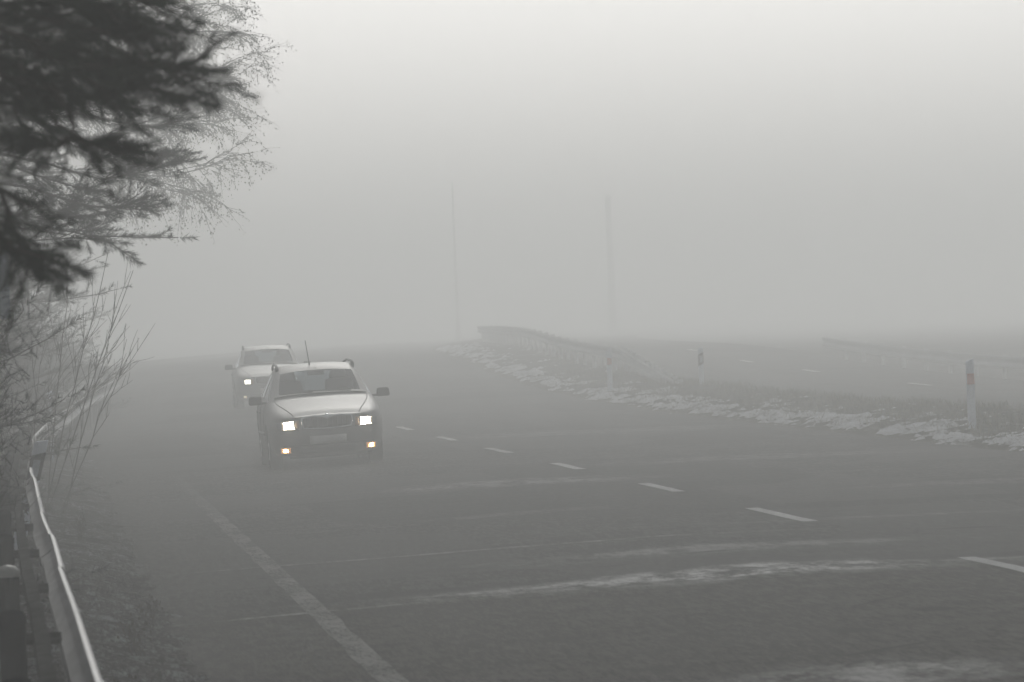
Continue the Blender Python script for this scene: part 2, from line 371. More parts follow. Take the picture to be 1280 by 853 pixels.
# ------------------------------------------------------------------ the setting
ss = [-60, -30, -10]+frange(0, 120, 2)+frange(125, 300, 5)+frange(320, 700, 20)
ts = [-400, -200, -100, -60, -40, -30, -25, -20, -17, -14.5, -12, -10.5, -9.5, -9, -8.5, -8, -7.5, -7, -6.5, -5.8, -3, -1.5, 2, 5.4, 8, 11, 14, 15.2, 18, 25, 40, 60, 100, 200, 400]
tag(grid('ground', ss, ts, ground_z, MAT['ground']), 'dark frosty ground under the pines and beside the road', 'ground', kind='structure')
ss = [-20, -5]+frange(8, 20, 1.0)+frange(20.4, 80, .4)+frange(81, 130, 1)+frange(132, 320, 4)
ts = [-6.0, -5.75, -5.5, -5.25, -5.0, -4.5, -4, -3.5, -3, -2.5, -2, -1.5, -1, -.5, 0, 1, 2, 3, 4, 5, 5.3, 5.5]
def redge(s, t, j):
    if j == 0: return t+.22*nz(s*.9, 1.3)+.10*nz(s*3.1, 4.7)
    if j == len(ts)-1: return t+.10*nz(s*.5, 9.1)
    return t
road = tag(grid('road', ss, ts, lambda s, t: road_z(s, t)+.006*nz(s*.7, t*.9, 2), MAT['asphalt'], tf=redge), 'worn grey asphalt carriageway with dashed lane line', 'road', kind='structure')
for a, b_ in [(23.2, 26.4), (32.2, 35.25), (42.3, 45.8), (50.9, 53.9), (60.0, 63.1), (69.0, 72.3), (78.0, 81.0), (87, 90), (96, 99), (105, 108), (114, 117)]:
    grid('lane_dash', frange(a, b_+.001, (b_-a)/8), [-.07, .07], lambda s, t: road_z(s, t)+.006*nz(s*.7, t*.9, 2)+.005, MAT['dash'], road, tf=lambda s, t, j: t+.012*nz(s*2.2, j*5))
el = grid('edge_line', frange(18, 75, .4), [-4.98, -4.9, -4.82], lambda s, t: road_z(s, t)+.006*nz(s*.7, t*.9, 2)+.005, MAT['edge'], road, tf=lambda s, t, j: t+.02*nz(s*.8, j*5))
grid('edge_line', frange(18, 60, .4), [-5.24, -5.14], lambda s, t: road_z(s, t)+.006*nz(s*.7, t*.9, 2)+.005, MAT['faint'], road, tf=lambda s, t, j: t+.02*nz(s*.8, j*5+1))
# frosted gravel verge
RT = [(-20, -6.6), (13, -6.70), (20, -6.76), (30, -6.86), (42, -6.95), (58, -6.92), (72, -6.6), (94, -5.95), (118, -5.15), (130, -5.4), (160, -8.2), (200, -11.5)]
def rail_t(s): return lerp_tab(RT, s)
VP = [(-7.9, -.16), (-7.4, -.02), (-6.8, 0), (-6.45, -.05), (-5.95, -.165), (-5.6, -.19)]
def verge_z(s, t): return rise(s)+lerp_tab(VP, t)+.035*nz(s*1.3, t*2.1, 1)+.022*nz(s*4, t*5, 6)+.012*nz(s*11, t*12, 8)
vts = frange(-7.9, -5.6, .09)
tag(grid('verge', frange(8, 45, .12)+frange(45.4, 125, .5), vts, verge_z, MAT['verge']), 'frosted gravel verge between the guardrail and the asphalt', 'verge', kind='structure')
# raised median with snow
MP = [(5.3, -.03), (5.7, .02), (6.2, .10), (7.0, .17), (7.9, .24), (8.5, .2), (9.3, -.03), (9.6, -.06)]
def med_z(s, t):
    f = 1.0 if 5.5 < t < 9.1 else 0.3
    return rise(s)+lerp_tab(MP, t)+f*(.05*nz(s*.5, t*1.1, 4)+.03*nz(s*2.1, t*3, 5)+.018*nz(s*6, t*7, 7))
mts = frange(5.3, 9.6, .12)
tag(grid('median_strip', frange(10, 125, .3)+frange(126, 260, 1.5), mts, med_z, MAT['turf']), 'raised grass median between the two carriageways', 'median', kind='structure')
def snow_h(s, t):
    b = .055*math.exp(-((t-6.0)/.5)**2) - .01 - .07*max(0, (t-6.5)/1.5)
    n = .42*nz(s*.45, t*1.2, 11)+.38*nz(s*1.5, t*2.6, 12)+.42*nz(s*3.6, t*6, 13)+.24*nz(s*8, t*13, 14)
    edge = -.06*max(0, 5.85-t)/.3
    return min(.06, max(-.05, .8*b+.22*n-.028+edge))
tag(grid('snow', frange(30, 110, .13)+frange(110.5, 200, .6), frange(5.12, 9.2, .06), lambda s, t: max(med_z(s, t), rise(s)-.005 if t < 5.5 else -9)+snow_h(s, t), MAT['snow']), 'patchy old snow lying along the median edge', 'snow', kind='stuff')
def opp_z(s, t): return rise(s)+.0-.02*max(0, t-9.2)*.3
opp = tag(grid('opposite_road', [-20]+frange(10, 260, 5)+[300], [9.25, 10, 11, 12, 13, 14.0, 15.0, 16.0], opp_z, MAT['asphalt']), 'grey asphalt of the opposite carriageway beyond the median', 'road', kind='structure')
for a, t0 in [(108, 13.5), (126, 13.5), (139, 13.3), (156, 13.3)]:
    grid('edge_dash', frange(a, a+3.01, .5), [t0-.08, t0+.08], lambda s, t: opp_z(s, t)+.005, MAT['dash'], opp)

# ------------------------------------------------------------------ grass blades (uncountable)
def blades(name, spots, hmin, hmax, mat, width=.004, lean=.5):
    S = np.array(spots); n = len(S)
    h = rng.uniform(hmin, hmax, n); az = rng.uniform(0, 2*np.pi, n); ln = rng.uniform(.1, lean, n)*h
    tip = S+np.stack([np.cos(az)*ln, np.sin(az)*ln, h], 1)
    mid = S*.45+tip*.55+np.array([0, 0, .08])*h[:, None]
    a2 = rng.uniform(0, 2*np.pi, n); w = np.stack([np.cos(a2), np.sin(a2), 0*a2], 1)*width
    V = np.stack([S-w, S+w, mid+w*.7, tip, mid-w*.7], 1).reshape(-1, 3)
    return np_mesh(name, V, None, 5, mat)
sp = []
while len(sp) < 16000:
    s = random.uniform(45, 130); t = random.triangular(5.7, 9.0, 7.8)
    if nz(s*.6, t*1.5, 21) > -.12: sp.append(P(s, t, 0)+Vector((0, 0, med_z(s, t)-rise(s)-.02)))
tag(blades('median_grass', sp, .05, .20, MAT['straw'], .006, .9), 'dry frosted grass poking through the median snow', 'grass', kind='stuff')
sp = []
while len(sp) < 6500:
    s = 14+random.random()**1.3*70; t = random.choice([random.gauss(-6.75, .22), random.gauss(-6.2, .3), random.uniform(-7.8, -6.9)])
    if not -7.85 < t < -5.9: continue
    if nz(s*.55, t*1.5, 31) > .10: sp.append(P(s, t, 0)+Vector((0, 0, verge_z(s, t)-rise(s)-.01)))
tag(blades('verge_grass', sp, .015, .065, MAT['dgrass'], .0022, 1.0), 'sparse dead grass on the gravel verge by the guardrail', 'grass', kind='stuff')

# ------------------------------------------------------------------ guardrails
WB = [(.058, .76), (.070, .757), (.083, .736), (.083, .685), (.050, .655), (.006, .625), (.006, .585), (.050, .555), (.083, .525), (.083, .495), (.055, .458), (.030, .45)]
def loop(prof, th=.005):
    return prof+[(u-th*1.2, z) for u, z in reversed(prof)]
WL = loop(WB)
def framef(s, tf, side, dz=0.0, lat=0.0, scale=1.0):
    b = P(s, tf(s), 0); th = theta(s)
    dt = (tf(s+.5)-tf(s-.5)); d = Vector((math.sin(th)+dt*math.cos(th), math.cos(th)-dt*math.sin(th), 0)).normalized()
    rt = Vector((d.y, -d.x, 0))*side
    def fr(u, z):
        p = b+rt*((u-.03)*scale+.03+lat); p.z = b.z+z+dz; return p
    return fr
def jit(s, k): return .012*nz(s*.13, k*7.7), .012*nz(s*.17, k*3.3+50)
def guardrail(label, group, tf, side, s0, s1, step, base, with_strap=True, ramp=0.0, post_mat='post', postu=-.20, prad=.055, beam_mat='steel'):
    root = empty('guardrail', P((s0+s1)/2, tf((s0+s1)/2), base)); O = root.location.copy()
    tag(root, label, 'guardrail', group)
    def dzr(s): return base - (0.0 if ramp == 0 or s > s0+ramp else .62*(1-(s-s0)/ramp)**1.0)
    s = s0
    while s < s1-.1:
        e = s+4.0; mb = MB()
        st = frange(s, e, 1.0)
        frs = []
        for q in st:
            jl, jz = jit(q, side*3.0); kink = .010*math.sin(s*5.3)*((q-s)/4)
            frs.append((lambda f: (lambda u, z: f(u, z)-O))(framef(q, tf, side, dzr(q)+jz, jl+kink)))
        mb.sweep(WL, frs)
        # lapped end with its bolts
        fr2 = []
        for q in (s+.0, s+.06):
            jl, jz = jit(q, side*3.0)
            fr2.append((lambda f: (lambda u, z: f(u, z)-O))(framef(q, tf, side, dzr(q)+jz+.006, jl+.012)))
        mb.sweep(WL, fr2)
        mb.build('beam', MAT[beam_mat], root, smooth=False)
        s += 4.0
    if with_strap:
        mb = MB(); sq = [(-.120, .735), (-.066, .740), (-.066, .66), (-.120, .66)]
        frs = []
        for q in frange(s0, s1, 1.0):
            jl, jz = jit(q+9, side*4.0); frs.append((lambda f: (lambda u, z: f(u, z)-O))(framef(q, tf, side, dzr(q)+jz, jl)))
        mb.sweep(sq, frs); mb.build('back_strap', MAT['strap'], root)
    q = s0+.35; k = 0
    while q < s1-.2 and k < 95:
        f = framef(q, tf, side, 0); h = .74+dzr(q); c = f(postu, 0)-O
        mb = MB(); zb = -.45
        mb.lathe([(zb, 0.0), (zb, prad), (h-.03, prad), (h-.03, 0)], 14, 'Z', c)
        po = mb.build('post', MAT[post_mat], root, smooth=False)
        mb = MB(); mb.lathe([(h-.035, prad*1.06), (h-.005, prad*1.06), (h+.018, prad*.75), (h+.026, 0)], 14, 'Z', c)
        mb.build('post_cap', MAT['cap'] if k == 7 else MAT[post_mat], po, smooth=True)
        mb = MB(); a = f(postu+.02, h-.10)-O; b2 = f(.0, h-.10)-O
        mb.tube([a, b2], .028, 6); mb.build('spacer', MAT['strap'], root)
        q += step if (ramp == 0 or q > s0+ramp) else 1.0; k += 1
    return root
guardrail('long galvanised W-beam guardrail curving along the left verge under the pines', None, rail_t, 1, -4.0, 180.0, 4.0, 0.0)
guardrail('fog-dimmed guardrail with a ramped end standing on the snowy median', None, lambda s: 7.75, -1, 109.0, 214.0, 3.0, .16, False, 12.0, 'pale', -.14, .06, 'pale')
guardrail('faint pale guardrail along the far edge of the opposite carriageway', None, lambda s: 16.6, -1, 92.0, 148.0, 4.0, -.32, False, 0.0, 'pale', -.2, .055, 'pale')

# ------------------------------------------------------------------ delineator posts
def delineator(label, s, t, z, h, mat_ref, black, tilt=(0, 0), name='marker_post', hz=None):
    p = P(s, t, z); r = empty(name, p, (tilt[0], tilt[1], -theta(s)))
    tag(r, label, 'marker post', 'roadside marker posts')
    mb = MB(); out = [(-.06, .0), (-.055, -.018), (-.03, -.032), (.03, -.032), (.055, -.018), (.06, 0), (.045, .03), (-.045, .03)]
    lev = [(-.35, 1), (h-.03, 1.0)]
    vs = [Vector((x, y, zz)) for zz, _ in lev for x, y in out]+[Vector((x*.97, y*.9, h+x*.35+(.0))) for x, y in out]
    n = 8; fs = [(i*n+k, i*n+(k+1) % n, (i+1)*n+(k+1) % n, (i+1)*n+k) for i in range(2) for k in range(n)]+[tuple(range(n-1, -1, -1)), tuple(range(2*n, 3*n))]
    mb.add(vs, fs); mb.build('post_body', MAT['plastic'], r)
    if black:
        mb = MB(); vs = []
        for zz in (h-.38, h-.12):
            vs += [Vector((x*1.05, y*1.07, zz+x*.5)) for x, y in out]
        mb.add(vs, [(k, (k+1) % n, n+(k+1) % n, n+k) for k in range(n)]+[tuple(range(n-1, -1, -1)), tuple(range(n, 2*n))])
        bd = mb.build('black_band', MAT['black'], r)
        mb = MB(); mb.box((0, -.037, h-.25), (.062, .012, .15)); mb.build('reflector', MAT[mat_ref], bd, bevel=.003)
    else:
        mb = MB(); mb.box((0, -.034, h-.275), (.104, .014, .155)); mb.build('reflector', MAT[mat_ref], r, bevel=.003)
    return r
delineator('white marker post with orange-red reflector standing at the right edge of the snowy median', 67.3, 6.50, .08, 1.02, 'orange', False)
delineator('slim marker post with dark band behind the median snow near the sloping rail end', 106.0, 7.95, .10, .98, 'silver', True)
delineator('hazy marker post with dull orange reflector in front of the median guardrail', 109.5, 6.25, .08, 1.0, 'orange', False)
delineator('leaning white marker post with black band and silver reflector behind the left guardrail', 43.5, -7.05, 0, 1.02, 'silver', True, (0.02, .26))
delineator('small distant marker post with black band beside the bare shrub at the left guardrail', 78.0, -6.62, 0, 1.08, 'silver', True, (0, .03))

# ------------------------------------------------------------------ trees
def needle_cloud(shoots, n, nl, nw):
    """shoots: array (M,7) base, dir, length"""
    A = np.asarray(shoots); M = len(A)
    b = np.repeat(A[:, :3], n, 0); d = np.repeat(A[:, 3:6], n, 0); L = np.repeat(A[:, 6], n)
    N = len(b); u = rng.uniform(0.02, 1, N)**.8
    r = rng.normal(size=(N, 3)); r -= (r*d).sum(1)[:, None]*d; r /= np.linalg.norm(r, axis=1)[:, None]+1e-9
    ang = rng.uniform(.5, 1.15, N)*(1.1-.45*u)
    nd = d*np.cos(ang)[:, None]+r*np.sin(ang)[:, None]; nd[:, 2] -= .06
    base = b+d*(L*u)[:, None]; ln = nl*rng.uniform(.7, 1.15, N)
    tip = base+nd*ln[:, None]
    s = np.cross(nd, rng.normal(size=(N, 3))); s /= np.linalg.norm(s, axis=1)[:, None]+1e-9; s *= nw
    return np.stack([base-s, base+s, tip], 1).reshape(-1, 3)
def twig_path(p, d, L, droop, n=4, wob=.12):
    pts = [p.copy()]; d = d.normalized()
    for i in range(n):
        d = (d+Vector((random.uniform(-wob, wob), random.uniform(-wob, wob), random.uniform(-wob, wob)+droop))).normalized()
        p = p+d*(L/n); pts.append(p)
    return pts
def shoot_rows(pts, gap, slen, spread, out, start=0.0):
    for i in range(len(pts)-1):
        a, b2 = pts[i], pts[i+1]; d = (b2-a); L = d.length
        if L < 1e-5: continue
        d = d/L; k = max(1, int(L/gap))
        for j in range(k):
            if (i+j/k)/(len(pts)-1) < start: continue
            q = a+d*(L*j/k)
            dd = (d+Vector((random.gauss(0, spread), random.gauss(0, spread), random.gauss(.1, spread)))).normalized()
            out.append((*q, *dd, slen*random.uniform(.7, 1.2)))
    d = (pts[-1]-pts[-2]).normalized(); out.append((*pts[-1], *d, slen))
def pine(label, base, height, seed, z0, blen, nbr, needle, nn, nl, nw, gap, slen, extra=(), mat='needle', r0=.14, lean=(0, 0), azr=None, shade_canopy=None):
    sc = slen/.15; random.seed(seed); root = empty('pine_tree', base); tag(root, label, 'pine tree', 'pines along the left verge'); O = Vector(base)
    tr = MB(); br = MB(); shoots = []
    tp = [Vector((lean[0]*(i/8)**1.3+.05*nz(i, seed), lean[1]*(i/8)+.05*nz(i, seed+9), -.3+(height+.3)*i/8)) for i in range(9)]
    tr.tube(tp, [r0*(1-.88*i/8) for i in range(9)], 10)
    def trunk_at(z):
        f = max(0, min(7.99, (z+.3)/(height+.3)*8)); i = int(f); return tp[i].lerp(tp[i+1], f-i)
    for k in range(nbr):
        fz = (k+random.random())/nbr; z = z0+(height-z0)*fz*.97
        L = blen*(1.05-.82*fz)*random.uniform(.7, 1.15); az = random.uniform(*azr) if azr else random.uniform(0, 2*math.pi)
        d = Vector((math.cos(az), math.sin(az), random.uniform(-.05, .35)))
        pts = twig_path(trunk_at(z), d, L, .02, 6, .10)
        br.tube(pts, [max(.006, .020*L/2*(1-i/6.5)) for i in range(7)], 5)
        shoot_rows(pts, gap, slen, .45, shoots, .45)
        for q in range(int(4+L*2.2)):
            f = random.uniform(.3, 1.0)*5.99; i = int(f); p = pts[i].lerp(pts[i+1], f-i); dd = (pts[i+1]-pts[i]).normalized()
            side = dd.cross(Vector((0, 0, 1)))*random.choice((-1, 1))
            tw = twig_path(p, dd*.7+side*random.uniform(.4, 1)+Vector((0, 0, random.uniform(-.15, .35))), L*random.uniform(.14, .32), .05, 3)
            br.tube(tw, [.007, .006, .005, .004], 4); shoot_rows(tw, gap, slen, .4, shoots, .15)
    for (poly, st, dens, sub) in extra:
        pts = [p-O for p in poly]; 
        if 0 <= st < .7: pts = [trunk_at(max(.6, pts[0].z-.35))]+pts; st = .22
        st = abs(st); fine = []
        for i in range(len(pts)-1):
            for j in range(3): fine.append(pts[i].lerp(pts[i+1], j/3)+Vector((0, 0, .02*nz(i+j/3, seed))))
        fine.append(pts[-1]); n = len(fine)
        br.tube(fine, [max(.004, .016*(1-i/n)) for i in range(n)], 5)
        shoot_rows(fine, gap*dens, slen, .35, shoots, st)
        for q in range(sub):
            f = random.uniform(st, 1)*(n-1.01); i = int(f); p = fine[i]; dd = (fine[i+1]-fine[i]).normalized()
            tw = twig_path(p, dd+Vector((random.uniform(-.7, .7), random.uniform(-.9, .9), random.uniform(-.55, .6))), random.uniform(.10, .24)*sc, .04, 2)
            br.tube(tw, [.005, .004, .003], 4); shoot_rows(tw, gap*dens, slen*.9, .35, shoots, .1)
    if shade_canopy:
        up = []; cz0, cz1, cL, cn = shade_canopy
        for k in range(cn):
            fz = (k+random.random())/cn; z = cz0+(cz1-cz0)*fz; L = cL*(1-.45*fz)*random.uniform(.8, 1.1); az = k*2.4+random.uniform(-.3, .3)
            pts = twig_path(trunk_at(z), Vector((math.cos(az), math.sin(az), .12)), L, .012, 7, .06)
            br.tube(pts, [max(.008, .045*(1-i/7.4)) for i in range(8)], 5); shoot_rows(pts, .16, .28, .5, up, .2)
            for q in range(16):
                i = random.randrange(1, 7); dd = (pts[i+1]-pts[i]).normalized(); sd = dd.cross(Vector((0, 0, 1)))*random.choice((-1, 1))
                tw = twig_path(pts[i], dd*.8+sd*random.uniform(.5, 1.2)+Vector((0, 0, random.uniform(.0, .25))), L*random.uniform(.12, .28), .03, 3)
                br.tube(tw, [.009, .007, .006, .004], 4); shoot_rows(tw, .16, .28, .5, up, .1)
        np_mesh('shade_crown', needle_cloud(up, 26, .13, .008), None, 3, MAT['needle2'], root)  # dense crown above the view, added to shade the fog near the camera
    tr.build('trunk', MAT['bark'], root, True); br.build('branches', MAT['twig'], root, True)
    np_mesh('crown', needle_cloud(shoots, nn, nl, nw), None, 3, MAT[mat], root)
    return root
def base_at(s, t): return Vector((P(s, t, 0).x, P(s, t, 0).y, ground_z(s, t)-.05))
def pl(Y, *pts): return [W(x, y, Y+(p[0] if p else 0)) for x, y, *p in pts]
ex = [(pl(13.66, (-330, -60), (-60, -20), (70, 25), (160, 70), (215, 88), (240, 86)), .35, .55, 16),
      (pl(13.36, (-330, -140), (-60, -60), (90, -15), (165, -4), (196, 2)), .35, .6, 14),
      (pl(13.96, (-330, 0), (-60, 30), (60, 60), (140, 98), (190, 112)), .35, .5, 18),
      (pl(13.48, (-330, 40), (-60, 20), (40, 20), (110, 35), (165, 50)), .30, .5, 18),
      (pl(13.84, (-330, 60), (-80, 70), (20, 85), (110, 120), (135, 128)), .35, .55, 14),
      (pl(13.54, (20, 80), (40, 105), (58, 132), (74, 158), (92, 172)), -.97, .6, 0), (pl(13.54, (90, 170), (108, 178), (126, 180)), -.05, .4, 6),
      (pl(13.5, (40, 85), (66, 112), (86, 140), (94, 160), (88, 174)), -.97, .6, 0), (pl(13.52, (88, 172), (74, 182), (58, 184)), -.05, .4, 6),
      (pl(13.72, (-330, 140), (-90, 190), (-10, 225), (10, 262), (24, 305), (48, 332)), .30, .55, 14),
      (pl(13.36, (-330, 200), (-90, 240), (-20, 270), (5, 300), (25, 318)), .30, .55, 12),
      (pl(13.12, (-330, -40), (-80, 0), (10, 40), (80, 78), (110, 98)), .25, .5, 20),
      (pl(14.20, (-330, -80), (-40, -40), (60, -10), (130, 20), (180, 30)), .25, .5, 18),
      (pl(13.6, (-330, 100), (-80, 96), (-10, 110), (45, 120)), .25, .5, 16), (pl(13.9, (-330, 120), (-80, 120), (-10, 128), (30, 140)), .25, .55, 10),
      (pl(13.24, (-330, 20), (-90, 55), (-20, 90), (35, 112)), .25, .5, 14),
      (pl(13.60, (-330, -20), (-60, -5), (30, 5), (120, 5), (170, 20)), .25, .45, 20),
      (pl(13.90, (-330, 40), (-60, 50), (30, 60), (100, 78), (160, 90)), .25, .45, 20)]
pine('dark pine nearest the camera with needle tufts overhanging the guardrail', base_at(14, -9.4), 8.8, 11, 2.3, 2.4, 36, None, 80, .046, .0010, .062, .105, ex, r0=.17, azr=(1.8, 5.6), shade_canopy=(4.3, 8.0, 6.4, 34))
ex2 = [(pl(37, (-60, 150), (60, 170), (130, 195), (185, 190), (212, 196)), .2, .55, 16), (pl(36, (-60, 220), (40, 235), (110, 258), (160, 262), (172, 262)), .2, .55, 16),
       (pl(38, (-60, 100), (60, 120), (130, 150), (190, 160), (222, 152)), .2, .6, 14), (pl(36.5, (-60, 270), (30, 280), (90, 290), (130, 300), (150, 312)), .3, .7, 10),
       (pl(37.5, (-60, 180), (60, 205), (130, 225), (180, 215), (218, 205)), .2, .55, 16), (pl(37, (-60, 60), (60, 80), (130, 110), (175, 120)), .2, .55, 16), (pl(36, (-60, 130), (40, 150), (100, 180), (140, 205)), .2, .55, 16),
       (pl(36, (-60, 190), (20, 210), (80, 230), (120, 240)), .2, .55, 14), (pl(36.4, (-80, 250), (0, 262), (60, 275), (100, 270)), .2, .55, 14)]
pine('mid-distance grey pine with ragged boughs below the overhanging near branches', base_at(37, -9.8), 9.2, 23, 2.4, 2.8, 34, None, 60, .072, .0020, .10, .17, ex2, r0=.18, azr=(2.0, 5.2))
specs = [(28, -10.2, 9.5, 'tall pine set back in the dark behind the near pine'), (47, -9.6, 9.4, 'bushy pine behind the grey mid-distance pine'), (58, -9.9, 9.1, 'shaded pine standing behind the bare shrub'),
         (71, -9.5, 8.9, 'hazy pine beyond the bare shrub at the guardrail bend'), (86, -9.6, 8.9, 'faint pine farther along the guardrail'), (103, -9.0, 8.8, 'very faint pine beside the far guardrail end'), (122, -9.6, 8.9, 'farthest pine, almost lost in fog on the left'), (53, -12.2, 8.6, 'pine in the second row behind the shaded ones'), (38, -12.4, 8.8, 'dark second-row pine at the left edge of the view'), (66, -12.4, 9.6, 'back-row pine far from the guardrail')]
for i, (s, t, h, lab) in enumerate(specs):
    pine(lab, base_at(s, t), h, 40+i, (3.3 if s < 42 else 3.0 if s < 75 else 2.1), (3.9 if 45 < s < 75 and t > -11 else 2.9), (52 if 45 < s < 75 and t > -11 else 38), None, (56 if s < 75 else 34), (.075 if s < 75 else .11), (.003 if s < 75 else .0055), (.11 if s < 75 else .15), (.18 if s < 75 else .25), (), 'needle2', r0=.17, shade_canopy=((4.9, 8.2, 5.2, 26) if 25 < s < 32 else None))

for i, (s, t, h, lab) in enumerate([(34, -8.9, 6.2, 'young bushy pine with boughs down to the ground beside the near guardrail'), (42, -8.8, 6.8, 'young bushy pine just behind the leaning marker post'), (50, -8.7, 7.0, 'young dark pine behind the long-stemmed bare shrub'),
        (59, -8.6, 7.2, 'young pine just past the long-stemmed shrub'), (68, -8.4, 7.0, 'hazy young pine behind the low twiggy shrub'), (78, -8.2, 7.4, 'hazy young pine at the guardrail bend'), (89, -8.0, 7.2, 'faint young pine beyond the guardrail bend'), (101, -7.7, 7.4, 'fainter young pine along the far rail'), (114, -7.2, 7.4, 'last young pine, nearly swallowed by the fog')]):
    pine(lab, base_at(s, t), h, 140+i, .25, 2.0, 74, None, 30, .085, .0042, .13, .2, (), 'needle2', r0=.09)

def deciduous(label, base, seed, limbs, leafn, lsize):
    random.seed(seed); root = empty('birch_tree', base); tag(root, label, 'tree'); O = Vector(base)
    tr = MB(); br = MB(); L0 = []
    H = 10.0
    tp = [Vector((.25*nz(i*.5, seed), .25*nz(i*.5, seed+4), -.3+H*i/8)) for i in range(9)]
    tr.tube(tp, [.15*(1-.9*i/8) for i in range(9)], 10)
    def grow(pts, depth):
        n = len(pts)-1
        for q in range((8, 5, 6)[depth]):
            f = random.uniform(.25, 1)*(n-.01); i = int(f); p = pts[i].lerp(pts[i+1], f-i); dd = (pts[i+1]-pts[i]).normalized()
            L = (1.3, .8, .5)[depth]*random.uniform(.6, 1.2)
            tw = twig_path(p, dd+Vector((random.uniform(-.8, .8), random.uniform(-.8, .8), random.uniform(-.5, .5))), L, (-.02, -.08, -.14)[depth], 4, .16)
            br.tube(tw, [(.014, .008, .005)[depth]*(1-j/6) for j in range(5)], 4)
            if depth < 2: grow(tw, depth+1)
            if depth >= 1:
                for k in range(leafn): L0.append(tw[random.randrange(1, 5)]+Vector((random.gauss(0, .035), random.gauss(0, .035), random.gauss(-.02, .03))))
    for (z, az, L, up) in limbs:
        f = (z+.3)/H*8; p = tp[min(8, int(f))]
        pts = twig_path(p, Vector((math.cos(az), math.sin(az), up)), L, -.01, 6, .12)
        tr.tube(pts, [max(.012, .045*(1-i/6.6)) for i in range(7)], 6); grow(pts, 0)
    tr.build('trunk', MAT['birch'], root, True); br.build('branches', MAT['birch'], root, True)
    A = np.array([tuple(p) for p in L0]); n = len(A)
    a = rng.normal(size=(n, 3)); a[:, 2] = -abs(a[:, 2])-.6; a /= np.linalg.norm(a, axis=1)[:, None]
    w = np.cross(a, rng.normal(size=(n, 3))); w /= np.linalg.norm(w, axis=1)[:, None]
    ls = (lsize*rng.uniform(.6, 1.3, n))[:, None]
    V = np.stack([A, A+a*ls*.5+w*ls*.32, A+a*ls, A+a*ls*.5-w*ls*.32], 1).reshape(-1, 3)
    np_mesh('crown', V, None, 4, MAT['leaf'], root); return root
lim = [(5.3, .05, 4.4, .16), (5.6, -.3, 4.6, .14), (6.0, .3, 4.7, .14), (6.3, -.1, 4.8, .12), (6.6, .4, 4.8, .12), (6.9, -.4, 4.7, .14), (7.2, .1, 4.8, .12), (7.5, .3, 4.7, .12), (7.8, -.3, 4.6, .12), (8.2, .1, 4.5, .12), (8.5, -.1, 4.4, .12), (8.8, .3, 4.2, .12), (9.1, 0, 4.2, .12), (5.4, 1.6, 3.2, .2), (5.9, 3.0, 3.2, .2), (6.5, 4.4, 3.0, .3), (8, 1, 2.6, .3), (8.4, 3.4, 2.2, .4)]
bp = W(0, 500, 60); deciduous('pale lacy birch with drooping leafy twigs behind the pines', Vector((-9.9, 84, -.1)), 5, lim, 9, .042)

def shrub(label, base, seed, tips, name='bare_shrub'):
    random.seed(seed); root = empty(name, base); tag(root, label, 'shrub'); O = Vector(base); mb = MB()
    for tip in tips:
        tip = tip-O; b0 = Vector((random.uniform(-.15, .15), random.uniform(-.15, .15), -.1))
        pts = [b0.lerp(tip, i/8)+Vector((.05*nz(i*.7, tip.x*9), .05*nz(i*.6, tip.z*9+3), .10*math.sin(math.pi*i/8)))for i in range(9)]
        mb.tube(pts, [.0065*(1-.8*i/8)+.0018 for i in range(9)], 5)
        for q in range(8):
            i = random.randrange(2, 8); d = (pts[i+1]-pts[i]).normalized()
            tw = twig_path(pts[i], d+Vector((random.uniform(-.6, .6), random.uniform(-.6, .6), random.uniform(-.2, .6))), random.uniform(.25, .75), .03, 4, .14)
            mb.tube(tw, [.0035, .003, .0025, .002, .0018], 4)
            for r in range(2):
                j = random.randrange(1, 4); d2 = (tw[j+1]-tw[j]).normalized()
                t2 = twig_path(tw[j], d2+Vector((random.uniform(-.6, .6), random.uniform(-.6, .6), random.uniform(-.2, .5))), random.uniform(.12, .35), .02, 3, .14)
                mb.tube(t2, [.004, .003, .0025, .002], 3)
    mb.build('branches', MAT['twig'], root, True); return root
sb = W(56, 535, 52.5); sb.z = ground_z(52.8, -7.5)-.1
shrub('leafless shrub with long bare stems leaning toward the road behind the guardrail', sb, 3, [W(168, 338, 52), W(145, 395, 53), W(138, 315, 52.5), W(86, 345, 53), W(40, 410, 52), W(160, 450, 53)])
sb2 = base_at(64, -7.6)
shrub('low twiggy shrub just past the long-stemmed one, hugging the guardrail', sb2, 8, [W(140, 440, 62), W(165, 450, 63), W(110, 420, 62), W(90, 440, 62), W(150, 465, 62)])
